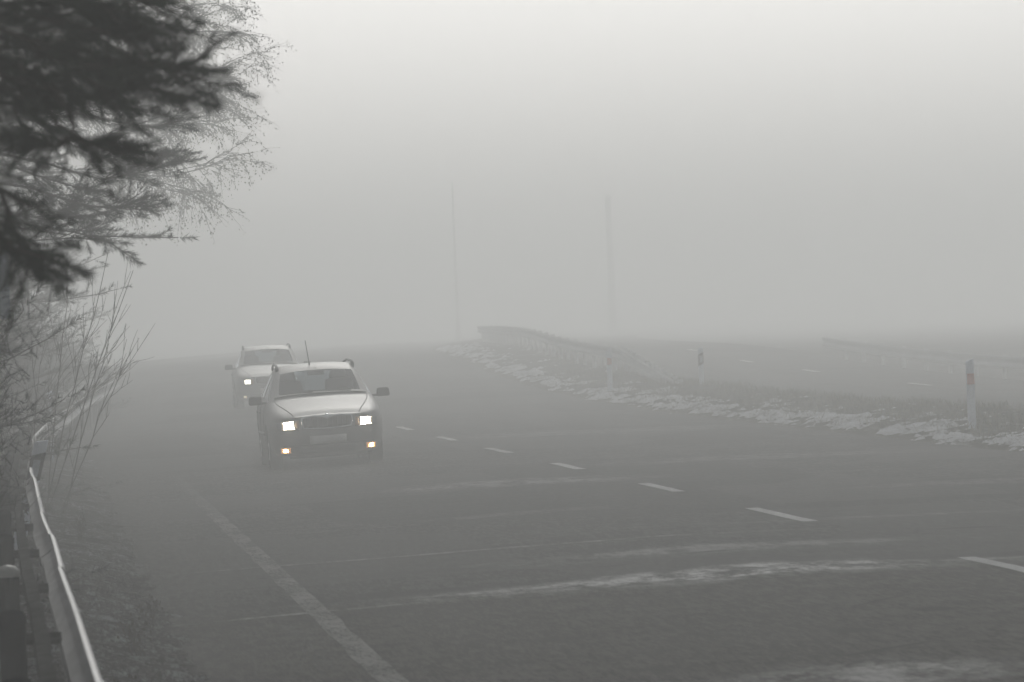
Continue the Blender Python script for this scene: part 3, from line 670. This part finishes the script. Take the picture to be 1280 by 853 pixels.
def bush(label, s, t, rad, h, seed, n):
    rg = np.random.default_rng(seed); b0 = base_at(s, t); root = empty('bush', b0); tag(root, label, 'bush', 'dark undergrowth bushes behind the left guardrail')
    random.seed(seed); mb = MB(); ends = []
    for k in range(26):
        az = random.uniform(0, 6.28); e = Vector((math.cos(az)*rad*random.uniform(.3, .9), math.sin(az)*rad*random.uniform(.3, .9), h*random.uniform(.5, 1)))
        pts = [Vector((0, 0, -.1)).lerp(e, i/4)+Vector((0, 0, .1*math.sin(i*.8))) for i in range(5)]; mb.tube(pts, [.015, .012, .009, .006, .003], 4); ends += pts[1:]
        for q in range(5):
            i = random.randrange(1, 4); tw = twig_path(pts[i], (pts[i+1]-pts[i])+Vector((random.gauss(0, .3), random.gauss(0, .3), random.uniform(.0, .4))), rad*random.uniform(.3, .7), .03, 4, .15); mb.tube(tw, [.006, .005, .004, .003, .002], 3); ends += tw[1:]
    mb.build('stems', MAT['twig'], root, True)
    E = np.array([tuple(p) for p in ends]); A = E[rg.integers(0, len(E), n)]+np.clip(rg.normal(size=(n, 3)), -1.3, 1.3)*np.array([.20, .20, .2])*rad
    A[:, 2] = np.maximum(A[:, 2], .03)
    a = rg.normal(size=(n, 3))*np.array([.6, .6, .5])+np.array([0, 0, .55]); a /= np.linalg.norm(a, axis=1)[:, None]; w = np.cross(a, rg.normal(size=(n, 3))); w /= np.linalg.norm(w, axis=1)[:, None]
    ls = rg.uniform(.08, .24, n)[:, None]; w *= rg.uniform(.0018, .0038, n)[:, None]
    np_mesh('fine_twigs', np.stack([A-w, A+w, A+a*ls], 1).reshape(-1, 3), None, 3, MAT['bush'], root)
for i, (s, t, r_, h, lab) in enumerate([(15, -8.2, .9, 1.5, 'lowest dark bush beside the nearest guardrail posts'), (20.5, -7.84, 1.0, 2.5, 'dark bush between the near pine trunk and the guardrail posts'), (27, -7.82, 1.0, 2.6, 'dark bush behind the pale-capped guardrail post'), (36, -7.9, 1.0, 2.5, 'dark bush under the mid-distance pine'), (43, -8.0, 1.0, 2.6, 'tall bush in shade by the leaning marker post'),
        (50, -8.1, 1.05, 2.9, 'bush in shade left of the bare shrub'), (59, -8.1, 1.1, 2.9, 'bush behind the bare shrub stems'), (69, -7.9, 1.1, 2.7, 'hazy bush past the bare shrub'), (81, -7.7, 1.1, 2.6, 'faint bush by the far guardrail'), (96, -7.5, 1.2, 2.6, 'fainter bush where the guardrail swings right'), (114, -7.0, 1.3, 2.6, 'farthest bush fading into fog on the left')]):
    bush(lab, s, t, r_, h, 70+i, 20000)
def weed(label, s, t, h, seed):
    random.seed(seed); b0 = P(s, t, 0); b0.z = verge_z(s, t)-.02; root = empty('dry_weed', b0); tag(root, label, 'weed', 'dead weeds on the verge'); mb = MB(); sd = MB()
    for k in range(5):
        tp = twig_path(Vector((random.uniform(-.04, .04), random.uniform(-.04, .04), 0)), Vector((random.uniform(-.35, .35), random.uniform(-.35, .35), 1)), h*random.uniform(.6, 1), -.03, 5, .1)
        mb.tube(tp, [.004, .004, .003, .003, .002, .002], 4)
        for q in range(7):
            i = random.randrange(2, 5); tw = twig_path(tp[i], Vector((random.uniform(-1, 1), random.uniform(-1, 1), .7)), random.uniform(.04, .10), -.02, 2, .1); mb.tube(tw, [.002, .002, .001], 3)
            sd.tube([tw[-1], tw[-1]+Vector((0, 0, .018))], [.007, .004], 5)
    mb.f += [tuple(i+len(mb.v) for i in f) for f in sd.f]; mb.v += sd.v
    mb.build('dry_stalks', MAT['weed'], root)
weed('tall dead weed standing mid-verge, farther of two near the guardrail', 46.5, -6.45, .34, 1)
weed('dead weed with branching stalks on the near verge beside the asphalt edge', 30.0, -6.25, .30, 2)
weed('short dry weed tuft close to the nearest guardrail beam', 24.5, -6.42, .22, 4)
weed('thin dry weed a little beyond the branching one', 33.5, -6.12, .22, 5)

# ------------------------------------------------------------------ sign seen from the back, poles in the fog
def sign():
    c = W(-12, 352, 29.5); s = 29.7; gz = ground_z(s, -7.7)
    root = empty('road_sign', (c.x, c.y, gz), (0, 0, .1)); tag(root, 'blue-grey back of a road sign cut by the left edge below the pine', 'road sign')
    zc = c.z-gz; mb = MB(); mb.box((0, 0, zc), (.235, .02, .475)); pn = mb.build('panel', MAT['signback'], root, bevel=.006)
    mb = MB(); mb.box((0, -.016, zc+.12), (.2, .012, .03)); mb.box((0, -.016, zc-.12), (.2, .012, .03)); mb.build('bracket', MAT['signback'], pn)
    mb = MB(); mb.tube([(-.05, .045, -.3), (-.05, .045, zc+.26)], .03, 12); mb.build('pole', MAT['post'], root, True)
sign()
def lamp_post(label, x, y, h, r0):
    s = y; z = rise(s)+.1; root = empty('street_lamp', (x, y, z)); tag(root, label, 'street lamp')
    mb = MB(); mb.tube([(0, 0, -.3), (0, 0, .9)], r0*1.5, 12); mb.build('base', MAT['lampmetal'], root, True)
    mb = MB(); mb.tube([(0, 0, .8), (0, 0, h*.5), (0, 0, h-.8), (0, .06, h-.35), (0, .2, h-.12), (0, .45, h-.02), (0, .8, h+.02)], [r0, r0*.8, r0*.62, r0*.55, r0*.5, r0*.45, r0*.4], 12); mb.build('pole', MAT['lampmetal'], root, True)
    mb = MB(); mb.box((0, 1.0, h+.03), (.22, .6, .11), taper=.7); mb.build('lamp_head', MAT['lampmetal'], root, bevel=.02)
lamp_post('slim street lamp post rising out of the fog beyond the median', W(572, 400, 320).x, 320, 10.6, .11)
def utility():
    p = W(766, 400, 360); z = rise(360)+.0; root = empty('utility_pole', (p.x, p.y, z)); tag(root, 'barely visible thick concrete pole in the fog right of the slim lamp post', 'pole')
    mb = MB(); mb.tube([(0, 0, -.3), (0, 0, 5), (0, 0, 10.4)], [.30, .27, .22], 14); mb.build('shaft', MAT['concrete'], root, True)
    mb = MB(); mb.lathe([(10.38, 0), (10.38, .19), (10.45, .19), (10.52, 0)], 14, 'Z'); mb.build('pole_cap', MAT['concrete'], root, True)
utility()

# ------------------------------------------------------------------ cars
STN = [  # y, [(x,z) x 11]
 (-2.03, [(0, .17), (.48, .17), (.62, .215), (.69, .38), (.70, .53), (.69, .64), (.66, .70), (.60, .725), (.52, .735), (.28, .745), (0, .75)]),
 (-1.88, [(0, .17), (.58, .17), (.75, .22), (.795, .40), (.80, .57), (.78, .69), (.735, .755), (.66, .785), (.52, .80), (.28, .815), (0, .82)]),
 (-1.55, [(0, .17), (.62, .17), (.78, .22), (.82, .42), (.826, .62), (.80, .77), (.75, .835), (.67, .86), (.52, .875), (.28, .89), (0, .895)]),
 (-1.15, [(0, .17), (.62, .17), (.78, .22), (.823, .42), (.83, .64), (.81, .82), (.765, .895), (.69, .925), (.55, .94), (.30, .955), (0, .96)]),
 (-.92, [(0, .17), (.62, .17), (.78, .22), (.823, .42), (.83, .65), (.815, .85), (.772, .93), (.725, .968), (.66, .985), (.35, 1.005), (0, 1.012)]),
 (-.20, [(0, .17), (.62, .17), (.78, .22), (.823, .42), (.832, .66), (.82, .87), (.775, .945), (.585, 1.375), (.53, 1.402), (.29, 1.43), (0, 1.44)]),
 (.14, [(0, .17), (.62, .17), (.78, .22), (.823, .42), (.832, .66), (.82, .87), (.775, .95), (.58, 1.405), (.52, 1.437), (.28, 1.462), (0, 1.47)]),
 (.26, [(0, .17), (.62, .17), (.78, .22), (.823, .42), (.832, .66), (.82, .87), (.775, .95), (.58, 1.41), (.52, 1.442), (.28, 1.467), (0, 1.475)]),
 (1.00, [(0, .17), (.62, .17), (.78, .22), (.823, .42), (.832, .66), (.82, .88), (.772, .955), (.57, 1.40), (.51, 1.435), (.28, 1.46), (0, 1.467)]),
 (1.12, [(0, .18), (.62, .18), (.78, .23), (.823, .42), (.832, .66), (.82, .88), (.77, .955), (.568, 1.395), (.51, 1.43), (.28, 1.455), (0, 1.462)]),
 (1.74, [(0, .20), (.60, .20), (.76, .25), (.80, .42), (.82, .66), (.80, .88), (.755, .96), (.55, 1.36), (.49, 1.40), (.27, 1.425), (0, 1.432)]),
 (1.90, [(0, .22), (.58, .22), (.74, .27), (.785, .43), (.80, .66), (.785, .88), (.74, .96), (.54, 1.34), (.48, 1.375), (.26, 1.395), (0, 1.40)]),
 (2.05, [(0, .24), (.55, .24), (.70, .29), (.75, .43), (.765, .66), (.75, .87), (.70, .94), (.63, .965), (.55, .975), (.3, .985), (0, .99)]),
 (2.12, [(0, .26), (.50, .26), (.65, .31), (.71, .43), (.72, .64), (.70, .80), (.65, .87), (.58, .895), (.5, .905), (.28, .915), (0, .915)])]
# material slots of the shell
SLOT = ['body', 'hood', 'windscreen', 'side_window', 'rear_window', 'bumper', 'pillar', 'wheel_arch']
def build_shell():
    vs = []; fs = []; mi = []; K = 11; idx = {}
    for j, (y, pr) in enumerate(STN):
        for k, (x, z) in enumerate(pr):
            idx[j, k, 1] = len(vs); vs.append((x, y, z))
            if 0 < k < K-1: idx[j, k, -1] = len(vs); vs.append((-x, y, z))
            else: idx[j, k, -1] = idx[j, k, 1]
    def slot(j, k):
        if j == 4:
            return 'windscreen' if k >= 8 else ('side_window' if k == 6 else ('body'))
        if j < 4: return 'hood' if k >= 7 else ('bumper' if (j == 0 and k <= 4) else 'body')
        if k == 6:
            return {5: 'side_window', 6: 'pillar', 7: 'side_window', 8: 'pillar', 9: 'side_window'}.get(j, 'body')
        if j == 11 and k >= 8: return 'rear_window'
        return 'body'
    for j in range(len(STN)-1):
        for k in range(K-1):
            for sd in (1, -1):
                q = [idx[j, k, sd], idx[j, k+1, sd], idx[j+1, k+1, sd], idx[j+1, k, sd]]
                q = list(dict.fromkeys(q)); fs.append(q if sd > 0 else q[::-1]); mi.append(SLOT.index(slot(j, k)))
    def cap(j, bulge, bumps, fl):
        y0 = STN[j][0]; pr = STN[j][1]; fr = (1, .8, .42, 0, -.42, -.8, -1)
        cid = {}
        for k in range(K):
            x, z = pr[k]
            for c, q in enumerate(fr):
                if k in (0, K-1):
                    if c in (0, 6): continue
                if c == 0: cid[k, c] = idx[j, k, 1]
                elif c == 6: cid[k, c] = idx[j, k, -1]
                else:
                    xx = pr[k][0]*q
                    cid[k, c] = len(vs); vs.append((xx, y0+bulge*(1-q*q)+bumps(z)*(1-abs(q)**3*.8), z))
        for k in range(1, K-2):
            for c in range(6):
                fs.append([cid[k, c], cid[k, c+1], cid[k+1, c+1], cid[k+1, c]][::fl]); mi.append(SLOT.index('bumper' if k <= 4 and j == 0 else 'body'))
        for k, kk in ((0, 1), (K-1, K-2)):        # close bottom and top rows onto the centre vertex
            cv = idx[j, k, 1]
            for c in range(6):
                f = [cv, cid[kk, c+1], cid[kk, c]] if k == 0 else [cv, cid[kk, c], cid[kk, c+1]]
                fs.append(f[::fl]); mi.append(SLOT.index('body' if j else ('bumper' if k == 0 else 'hood')))
    cap(0, -.10, lambda z: -.05*math.exp(-((z-.45)/.10)**2), 1)
    cap(len(STN)-1, .05, lambda z: .06*math.exp(-((z-.50)/.10)**2), -1)
    me = bpy.data.meshes.new('shell'); me.from_pydata(vs, [], fs); me.update()
    for i, p in enumerate(me.polygons): p.material_index = mi[i]
    bm = bmesh.new(); bm.from_mesh(me); bmesh.ops.recalc_face_normals(bm, faces=bm.faces); bm.to_mesh(me); bm.free()
    for n in SLOT: me.materials.append(MAT['trim'])
    o = bpy.data.objects.new('shell', me); col.objects.link(o)
    md = o.modifiers.new('s', 'SUBSURF'); md.levels = 2; md.render_levels = 2
    cut = MB()
    for y in (-1.22, 1.24):
        for sd in (-1, 1):
            cut.lathe([(sd*.50, 0), (sd*.50, .345), (sd*.95, .345), (sd*.95, 0)], 40, 'X', (0, y, .305))
    co = cut.build('cutter', MAT['trim']); 
    bmc = bmesh.new(); bmc.from_mesh(co.data); bmesh.ops.remove_doubles(bmc, verts=bmc.verts, dist=1e-5); bmesh.ops.recalc_face_normals(bmc, faces=bmc.faces); bmc.to_mesh(co.data); bmc.free()
    co.data.materials.clear()
    for n in SLOT: co.data.materials.append(MAT['trim'])
    for p in co.data.polygons: p.material_index = 7
    bo = o.modifiers.new('b', 'BOOLEAN'); bo.operation = 'DIFFERENCE'; bo.object = co; bo.solver = 'EXACT'
    dg = bpy.context.evaluated_depsgraph_get(); ev = o.evaluated_get(dg); res = bpy.data.meshes.new_from_object(ev)
    bpy.data.objects.remove(o); bpy.data.objects.remove(co)
    return res
SHELL = build_shell()
_b = bmesh.new(); _b.from_mesh(SHELL); BVH = BVHTree.FromBMesh(_b); _b.free()
def part_mesh(slot, pick=None):
    bm = bmesh.new(); bm.from_mesh(SHELL); si = SLOT.index(slot)
    bmesh.ops.delete(bm, geom=[f for f in bm.faces if f.material_index != si or (pick and not pick(f.calc_center_median()))], context='FACES')
    for f in bm.faces: f.material_index = 0; f.smooth = True
    me = bpy.data.meshes.new(slot); bm.to_mesh(me); bm.free(); return me
def hit_front(x, z, sgn=1):
    h = BVH.ray_cast(Vector((x, -3.0*sgn, z)), Vector((0, sgn, 0))); return h[0].y if h[0] else -2.05*sgn
def hit_top(x, y):
    h = BVH.ray_cast(Vector((x, y, 3.0)), Vector((0, 0, -1))); return h[0].z if h[0] else .9
def conform(name, outline, mat, parent, proud=.006, deep=.03, nx=10, nz_=5, sgn=1, smooth=True):
    """outline: 4 corners (x,z) of a patch in the front view, laid onto the car's nose with a real thickness"""
    mb = MB(); a, b, c, d = [Vector(p).to_2d() if len(p) > 2 else Vector(p) for p in outline]
    def q(u, v): return (a.lerp(b, u)).lerp(d.lerp(c, u), v)
    vs = []
    for lay in (-proud, deep):
        for j in range(nz_+1):
            for i in range(nx+1):
                p = q(i/nx, j/nz_); edge = .5 if (i in (0, nx) or j in (0, nz_)) else 1.0
                vs.append((p.x, hit_front(p.x, p.y, sgn)+sgn*(lay*edge if lay < 0 else lay), p.y))
    n = nx+1; m = n*(nz_+1); fs = []
    for j in range(nz_):
        for i in range(nx):
            f = (j*n+i, j*n+i+1, (j+1)*n+i+1, (j+1)*n+i); fs.append(f); fs.append(tuple(k+m for k in reversed(f)))
    for i in range(nx): fs += [(i, i+m, i+1+m, i+1), (nz_*n+i, nz_*n+i+1, nz_*n+i+1+m, nz_*n+i+m)]
    for j in range(nz_): fs += [(j*n, (j+1)*n, (j+1)*n+m, j*n+m), (j*n+nx, j*n+nx+m, (j+1)*n+nx+m, (j+1)*n+nx)]
    mb.add(vs, fs); return mb.build(name, mat, parent, smooth)
def mirror(o4, s): return [(x*s, z) for x, z in o4]
def from_me(name, me, mat, parent):
    me.materials.clear(); me.materials.append(mat); me.name = name; return link(bpy.data.objects.new(name, me), parent)
def make_car(label, loc, rot, paint, head, fogm, second=False):
    r = empty('estate_car', loc, rot); r.rotation_mode = 'XYZ'; tag(r, label, 'car', 'cars driving with headlights on')
    pm = MAT[paint]
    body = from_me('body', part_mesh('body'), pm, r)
    from_me('wheel_arch', part_mesh('wheel_arch'), MAT['trim'], body)
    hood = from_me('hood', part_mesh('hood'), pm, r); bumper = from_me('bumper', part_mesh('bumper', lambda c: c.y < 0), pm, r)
    ws = from_me('windscreen', part_mesh('windscreen'), MAT['glass'], r); from_me('rear_window', part_mesh('rear_window'), MAT['glass'], r)
    for sd in (-1, 1):
        from_me('side_window', part_mesh('side_window', lambda c: c.x*sd > 0), MAT['glass'], r)
        for yr in ((-.5, .6), (.6, 2)):
            from_me('window_pillar', part_mesh('pillar', lambda c: c.x*sd > 0 and yr[0] < c.y < yr[1]), MAT['trim'], body)
    # windscreen seal and cowl with wipers
    mb = MB(); mb.tube([(x, -.935+.02*abs(x), hit_top(x, -.93)+.006) for x in [i*.066 for i in range(-10, 11)]], .014, 6); mb.build('cowl', MAT['trim'], ws)
    for x0 in (-.1, .45):
        mb = MB(); pts = [(x0-.62*q/8, -.90+.04*(q/8), hit_top(x0-.62*q/8, -.90+.04*(q/8))+.016) for q in range(9) if abs(x0-.62*q/8) < .62]
        mb.tube(pts, .009, 5); mb.build('wiper', MAT['trim'], r)
    # hood gaps
    for sd in (-1, 1):
        mb = MB(); pts = []
        for i in range(15):
            y = -.98-(1.03)*i/14; x = sd*(.665-.20*(i/14)**1.5); pts.append((x, y, hit_top(x, y)+.001))
        mb.tube(pts, .007, 5); mb.build('gap', MAT['trim'], hood)
    # grille: chrome surround, dark slats, badge stem
    zc = .645
    g0 = conform('grille', [(-.325, zc-.075), (.325, zc-.075), (.35, zc+.070), (-.35, zc+.070)], MAT['trim'], r, .008, .02, 14, 4)
    for sd in (0,):
        mb = MB()
        out = [(-.345, zc+.075), (-.36, zc+.02), (-.34, zc-.075), (-.15, zc-.092), (.15, zc-.092), (.34, zc-.075), (.36, zc+.02), (.345, zc+.075), (.18, zc+.088), (.09, zc+.08), (0, zc+.055), (-.09, zc+.08), (-.18, zc+.088)]
        pts = [(x, hit_front(x, z)-.012, z) for x, z in out]; pts.append(pts[0]); mb.tube(pts, .014, 6, False); mb.build('grille_surround', MAT['chrome'], g0, True)
    for k in range(9):
        x = -.28+.07*k; mb = MB(); mb.tube([(x, hit_front(x, z)-.012, z) for z in (zc-.075, zc-.03, zc+.02, zc+.062)], .006, 4); mb.build('slat', MAT['trim'], g0)
    mb = MB(); mb.lathe([(-.012, 0), (-.012, .036), (.004, .042), (.01, .042)], 18, 'Y', (0, hit_front(0, zc+.078)-.006, zc+.075)); mb.build('badge', MAT['chrome'], r, True)
    # bumper: number plate, lower intake, rubber strip
    pl_ = conform('number_plate', [(-.26, .345), (.26, .345), (.26, .455), (-.26, .455)], MAT['plate'], r, .012, .01, 8, 3)
    conform('lower_intake', [(-.40, .205), (.40, .205), (.45, .305), (-.45, .305)], MAT['trim'], bumper, .004, .03, 12, 3)
    conform('bumper_strip', [(-.66, .325), (.66, .325), (.67, .345), (-.67, .345)], MAT['trim'], bumper, .008, .02, 20, 1)
    mb = MB(); mb.box((0, -1.95, .165), (1.1, .16, .035)); mb.build('splitter', MAT['trim'], bumper, bevel=.01)
    for sd in (-1, 1):
        z1 = .62
        hl = conform('headlight', mirror([(.385, z1-.075), (.70, z1-.055), (.715, z1+.05), (.40, z1+.075)], sd), MAT['lens'], r, .010, .03, 10, 5)
        if second: conform('bulb', mirror([(.47, z1-.045), (.60, z1-.045), (.60, z1+.045), (.47, z1+.045)], sd), MAT[head], hl, .022, .0, 4, 4)
        else: conform('bulb', mirror([(.47, z1-.050), (.62, z1-.046), (.618, z1+.048), (.48, z1+.056)], sd), MAT[head], hl, .022, .0, 6, 5)
        if not second: conform('reflector', mirror([(.452, z1-.062), (.645, z1-.054), (.645, z1+.052), (.462, z1+.064)], sd), MAT['housing_halo'], hl, .015, .0, 6, 4)  # glowing ring added as a painted halo round the headlamp bulb
        conform('indicator', mirror([(.392, z1-.06), (.452, z1-.06), (.452, z1+.062), (.40, z1+.065)], sd), MAT['amber'], hl, .018, .0, 4, 4)
        fg = conform('fog_lamp', mirror([(.50, .225), (.68, .23), (.68, .315), (.50, .315)], sd), MAT['trim'], r, .006, .03, 6, 3)
        conform('reflector', mirror([(.535, .232), (.672, .234), (.672, .309), (.535, .309)], sd), MAT['foghousing_halo' if not second else 'lens'], fg, .010, .0, 6, 4)  # on the near car, orange glow painted in as fog lamp halo
        conform('bulb', mirror([(.568, .245), (.648, .245), (.645, .296), (.57, .296)], sd), MAT[fogm], fg, .016, .0, 4, 4)
        conform('tail_light', mirror([(.56, .62), (.70, .62), (.68, .84), (.58, .84)], sd), MAT['redlens'], r, .006, .02, 5, 5, -1)
        # mirror
        mb = MB(); mb.box((sd*.925, -.66, .985), (.20, .09, .125), taper=.86); mr = mb.build('wing_mirror', MAT['trim'], r, True, bevel=.03)
        mb = MB(); mb.box((sd*.81, -.66, .945), (.10, .05, .03)); mb.build('mirror_arm', MAT['trim'], mr, bevel=.008)
        mb = MB(); mb.box((sd*.925, -.612, .985), (.165, .006, .10)); mb.build('mirror_glass', MAT['chrome'], mr)
        # roof rail
        pts = [(sd*.552, -.10, 1.375), (sd*.552, -.05, 1.425), (sd*.548, .08, 1.462), (sd*.54, .9, 1.478), (sd*.53, 1.55, 1.44), (sd*.52, 1.68, 1.40), (sd*.515, 1.72, 1.365)]
        mb = MB(); mb.tube(pts, [.022, .026, .017, .017, .017, .024, .02], 8); mb.build('roof_rail', MAT['trim'], r, True)
        # door gaps, handles, side strip
        for y in (-.72, .20, 1.03):
            mb = MB(); pts = []
            for z in (.25, .4, .55, .7, .85, .93):
                h = BVH.ray_cast(Vector((sd*2, y, z)), Vector((-sd, 0, 0)))
                if h[0]: pts.append(h[0]+Vector((sd*.001, 0, 0)))
            mb.tube(pts, .005, 4); mb.build('door_gap', MAT['trim'], body)
        for y in (.06, .88):
            h = BVH.ray_cast(Vector((sd*2, y, .80)), Vector((-sd, 0, 0))); mb = MB(); mb.box(h[0]+Vector((sd*.012, 0, 0)), (.024, .16, .03)); mb.build('door_handle', MAT['trim'], r, True, bevel=.006)
        mb = MB(); pts = []
        for i in range(15):
            y = -.80+1.62*i/14; h = BVH.ray_cast(Vector((sd*2, y, .50)), Vector((-sd, 0, 0))); pts.append(h[0]+Vector((sd*.004, 0, 0)))
        mb.tube(pts, .022, 6); mb.build('side_strip', MAT['trim'], r, True)
        # wheels
        for y in (-1.22, 1.24):
            mb = MB(); c = (sd*.715, y, .30)
            mb.lathe([(-.085, .20), (-.092, .25), (-.085, .285), (-.06, .299), (0, .30), (.06, .299), (.085, .285), (.092, .25), (.085, .20)], 32, 'X', c)
            w = mb.build('wheel', MAT['tyre'], r, True)
            mb = MB(); mb.lathe([(sd*.03, 0), (sd*.075, .02), (sd*.072, .05), (sd*.03, .06), (sd*.03, .185), (sd*.082, .2), (sd*.07, .21), (-sd*.07, .205)], 28, 'X', c)
            for k in range(5):
                a = 2*math.pi*k/5+.3; p0 = Vector(c)+Vector((sd*.062, math.cos(a)*.04, math.sin(a)*.04)); p1 = Vector(c)+Vector((sd*.072, math.cos(a)*.195, math.sin(a)*.195)); mb.tube([p0, p1], [.026, .02], 6)
            mb.build('rim', MAT['rim'], w, True)
    if not second: mb = MB(); mb.tube([(-.07, -.02, 1.445), (-.075, -.01, 1.50), (-.10, .10, 1.80)], [.012, .008, .006], 6); mb.build('antenna', MAT['trim'], r, True)
    # cabin
    mb = MB(); mb.box((0, .4, .42), (1.40, 2.5, .06)); mb.build('cabin_floor', MAT['seat'], r)
    mb = MB(); mb.box((0, -.66, .86), (1.36, .44, .20)); mb.build('dashboard', MAT['seat'], r, True, bevel=.05)
    for sd in (-1, 1):
        mb = MB(); mb.box((sd*.37, .18, .60), (.50, .52, .18)); mb.box((sd*.37, .46, .92), (.48, .15, .62), Matrix.Rotation(-.28, 3, 'X'), .82); mb.box((sd*.37, .57, 1.27), (.27, .10, .17), Matrix.Rotation(-.2, 3, 'X'), .85)
        mb.build('front_seat', MAT['seat'], r, True, bevel=.045)
        mb = MB(); mb.box((sd*.36, 1.33, 1.08), (.26, .09, .13), None, .85); mb.build('rear_headrest', MAT['seat'], r, True, bevel=.03)
    mb = MB(); mb.box((0, 1.25, .72), (1.28, .18, .62), Matrix.Rotation(-.2, 3, 'X')); mb.box((0, 1.0, .55), (1.28, .5, .18)); mb.build('rear_bench', MAT['seat'], r, True, bevel=.04)
    mb = MB(); ring = [(.37+.18*math.cos(a), -.30-.05*math.sin(a), .92+.17*math.sin(a)) for a in [2*math.pi*k/20 for k in range(21)]]; mb.tube(ring, .014, 6, False); mb.tube([(.37, -.50, .84), (.37, -.30, .92)], .03, 8); mb.tube([(.20, -.30, .92), (.54, -.30, .92)], .014, 6); mb.build('steering_wheel', MAT['trim'], r, True)
    mb = MB(); mb.box((0, -.22, 1.325), (.24, .03, .065)); mb.tube([(0, -.21, 1.35), (0, -.19, 1.41)], .01, 6); mb.build('rear_view_mirror', MAT['trim'], r, bevel=.008)
    return r
def place_car(s, t):
    p = P(s, t); return p
c1 = place_car(69.4, -2.72)
make_car('silver estate car nearest on the road, headlights and amber fog lamps lit', c1, (0, -.033, -HEAD0-.0), 'paint', 'head', 'fogl')
c2 = place_car(112.5, -1.57)
make_car('second car, a pale estate half hidden behind the nearer silver one and dimmed by fog', c2, (-.009, -.008, -theta(112)), 'paint2', 'headdim', 'fogdim', True)

# ------------------------------------------------------------------ haze
hz = MB(); hz.box((0, 330, 4.7), (1200, 840, 14.2))
m, nt, out = new_mat('fog'); pv = nt.nodes.new('ShaderNodeVolumePrincipled')
FOG_D, FOG_G = .0095, .36
pv.inputs['Color'].default_value = (.972, .985, .978, 1); pv.inputs['Density'].default_value = FOG_D; pv.inputs['Anisotropy'].default_value = FOG_G
nt.links.new(pv.outputs[0], out.inputs['Volume']); m.cycles.homogeneous_volume = True if hasattr(m.cycles, 'homogeneous_volume') else None
ho = hz.build('haze', m); tag(ho, 'even pale winter fog filling the air over the road', 'fog', kind='stuff')

# ------------------------------------------------------------------ light
SUN_EL, SUN_AZ = R(33), R(1)      # behind the fog, almost straight ahead
w = bpy.data.worlds.new('World'); scene.world = w; w.use_nodes = True
nt = w.node_tree; nt.nodes.clear(); b = NB(nt)
sky = b.n('ShaderNodeTexSky', sky_type='NISHITA', sun_disc=False); sky.sun_elevation = SUN_EL; sky.sun_rotation = SUN_AZ; sky.air_density = 1.0; sky.dust_density = 3.0
hs = b.n('ShaderNodeHueSaturation'); hs.inputs['Saturation'].default_value = .12; nt.links.new(sky.outputs[0], hs.inputs['Color'])
bg = nt.nodes.new('ShaderNodeBackground'); bg.inputs[1].default_value = .15; nt.links.new(hs.outputs[0], bg.inputs[0])
wo = nt.nodes.new('ShaderNodeOutputWorld'); nt.links.new(bg.outputs[0], wo.inputs[0])
sl = bpy.data.lights.new('sun', 'SUN'); sl.energy = 1.5; sl.angle = R(12); sl.color = (1, .98, .92)
so = bpy.data.objects.new('sun', sl); col.objects.link(so)
dv = Vector((math.sin(SUN_AZ)*math.cos(SUN_EL), math.cos(SUN_AZ)*math.cos(SUN_EL), math.sin(SUN_EL)))
so.rotation_euler = dv.to_track_quat('Z', 'Y').to_euler(); so.location = dv*60

# ------------------------------------------------------------------ camera
cd = bpy.data.cameras.new('camera'); cam = bpy.data.objects.new('camera', cd); col.objects.link(cam); scene.camera = cam
cd.sensor_width = 36.0; cd.sensor_fit = 'HORIZONTAL'; cd.lens = F_PX/1280*36.0; cd.clip_end = 3000; cd.clip_start = .1
cam.location = (0, 0, CAM_H)
cam.rotation_mode = 'QUATERNION'
fwd = Vector((0, math.cos(PITCH), -math.sin(PITCH)))
rot = fwd.to_track_quat('-Z', 'Y').to_matrix().to_4x4() @ Matrix.Rotation(-ROLL, 4, 'Z')
cam.rotation_quaternion = rot.to_quaternion()
cd.dof.use_dof = True; cd.dof.focus_distance = 68; cd.dof.aperture_fstop = 9.5

scene.view_settings.view_transform = 'Standard'; scene.view_settings.look = 'None'; scene.view_settings.gamma = 1.0
scene.view_settings.exposure = -0.78
c = scene.cycles
scene.render.engine = 'CYCLES'
c.use_denoising = True
try: c.denoiser = 'OPENIMAGEDENOISE'
except Exception: pass
c.max_bounces = 8; c.volume_bounces = 5; c.transparent_max_bounces = 16; c.sample_clamp_indirect = 6.0
c.use_adaptive_sampling = False
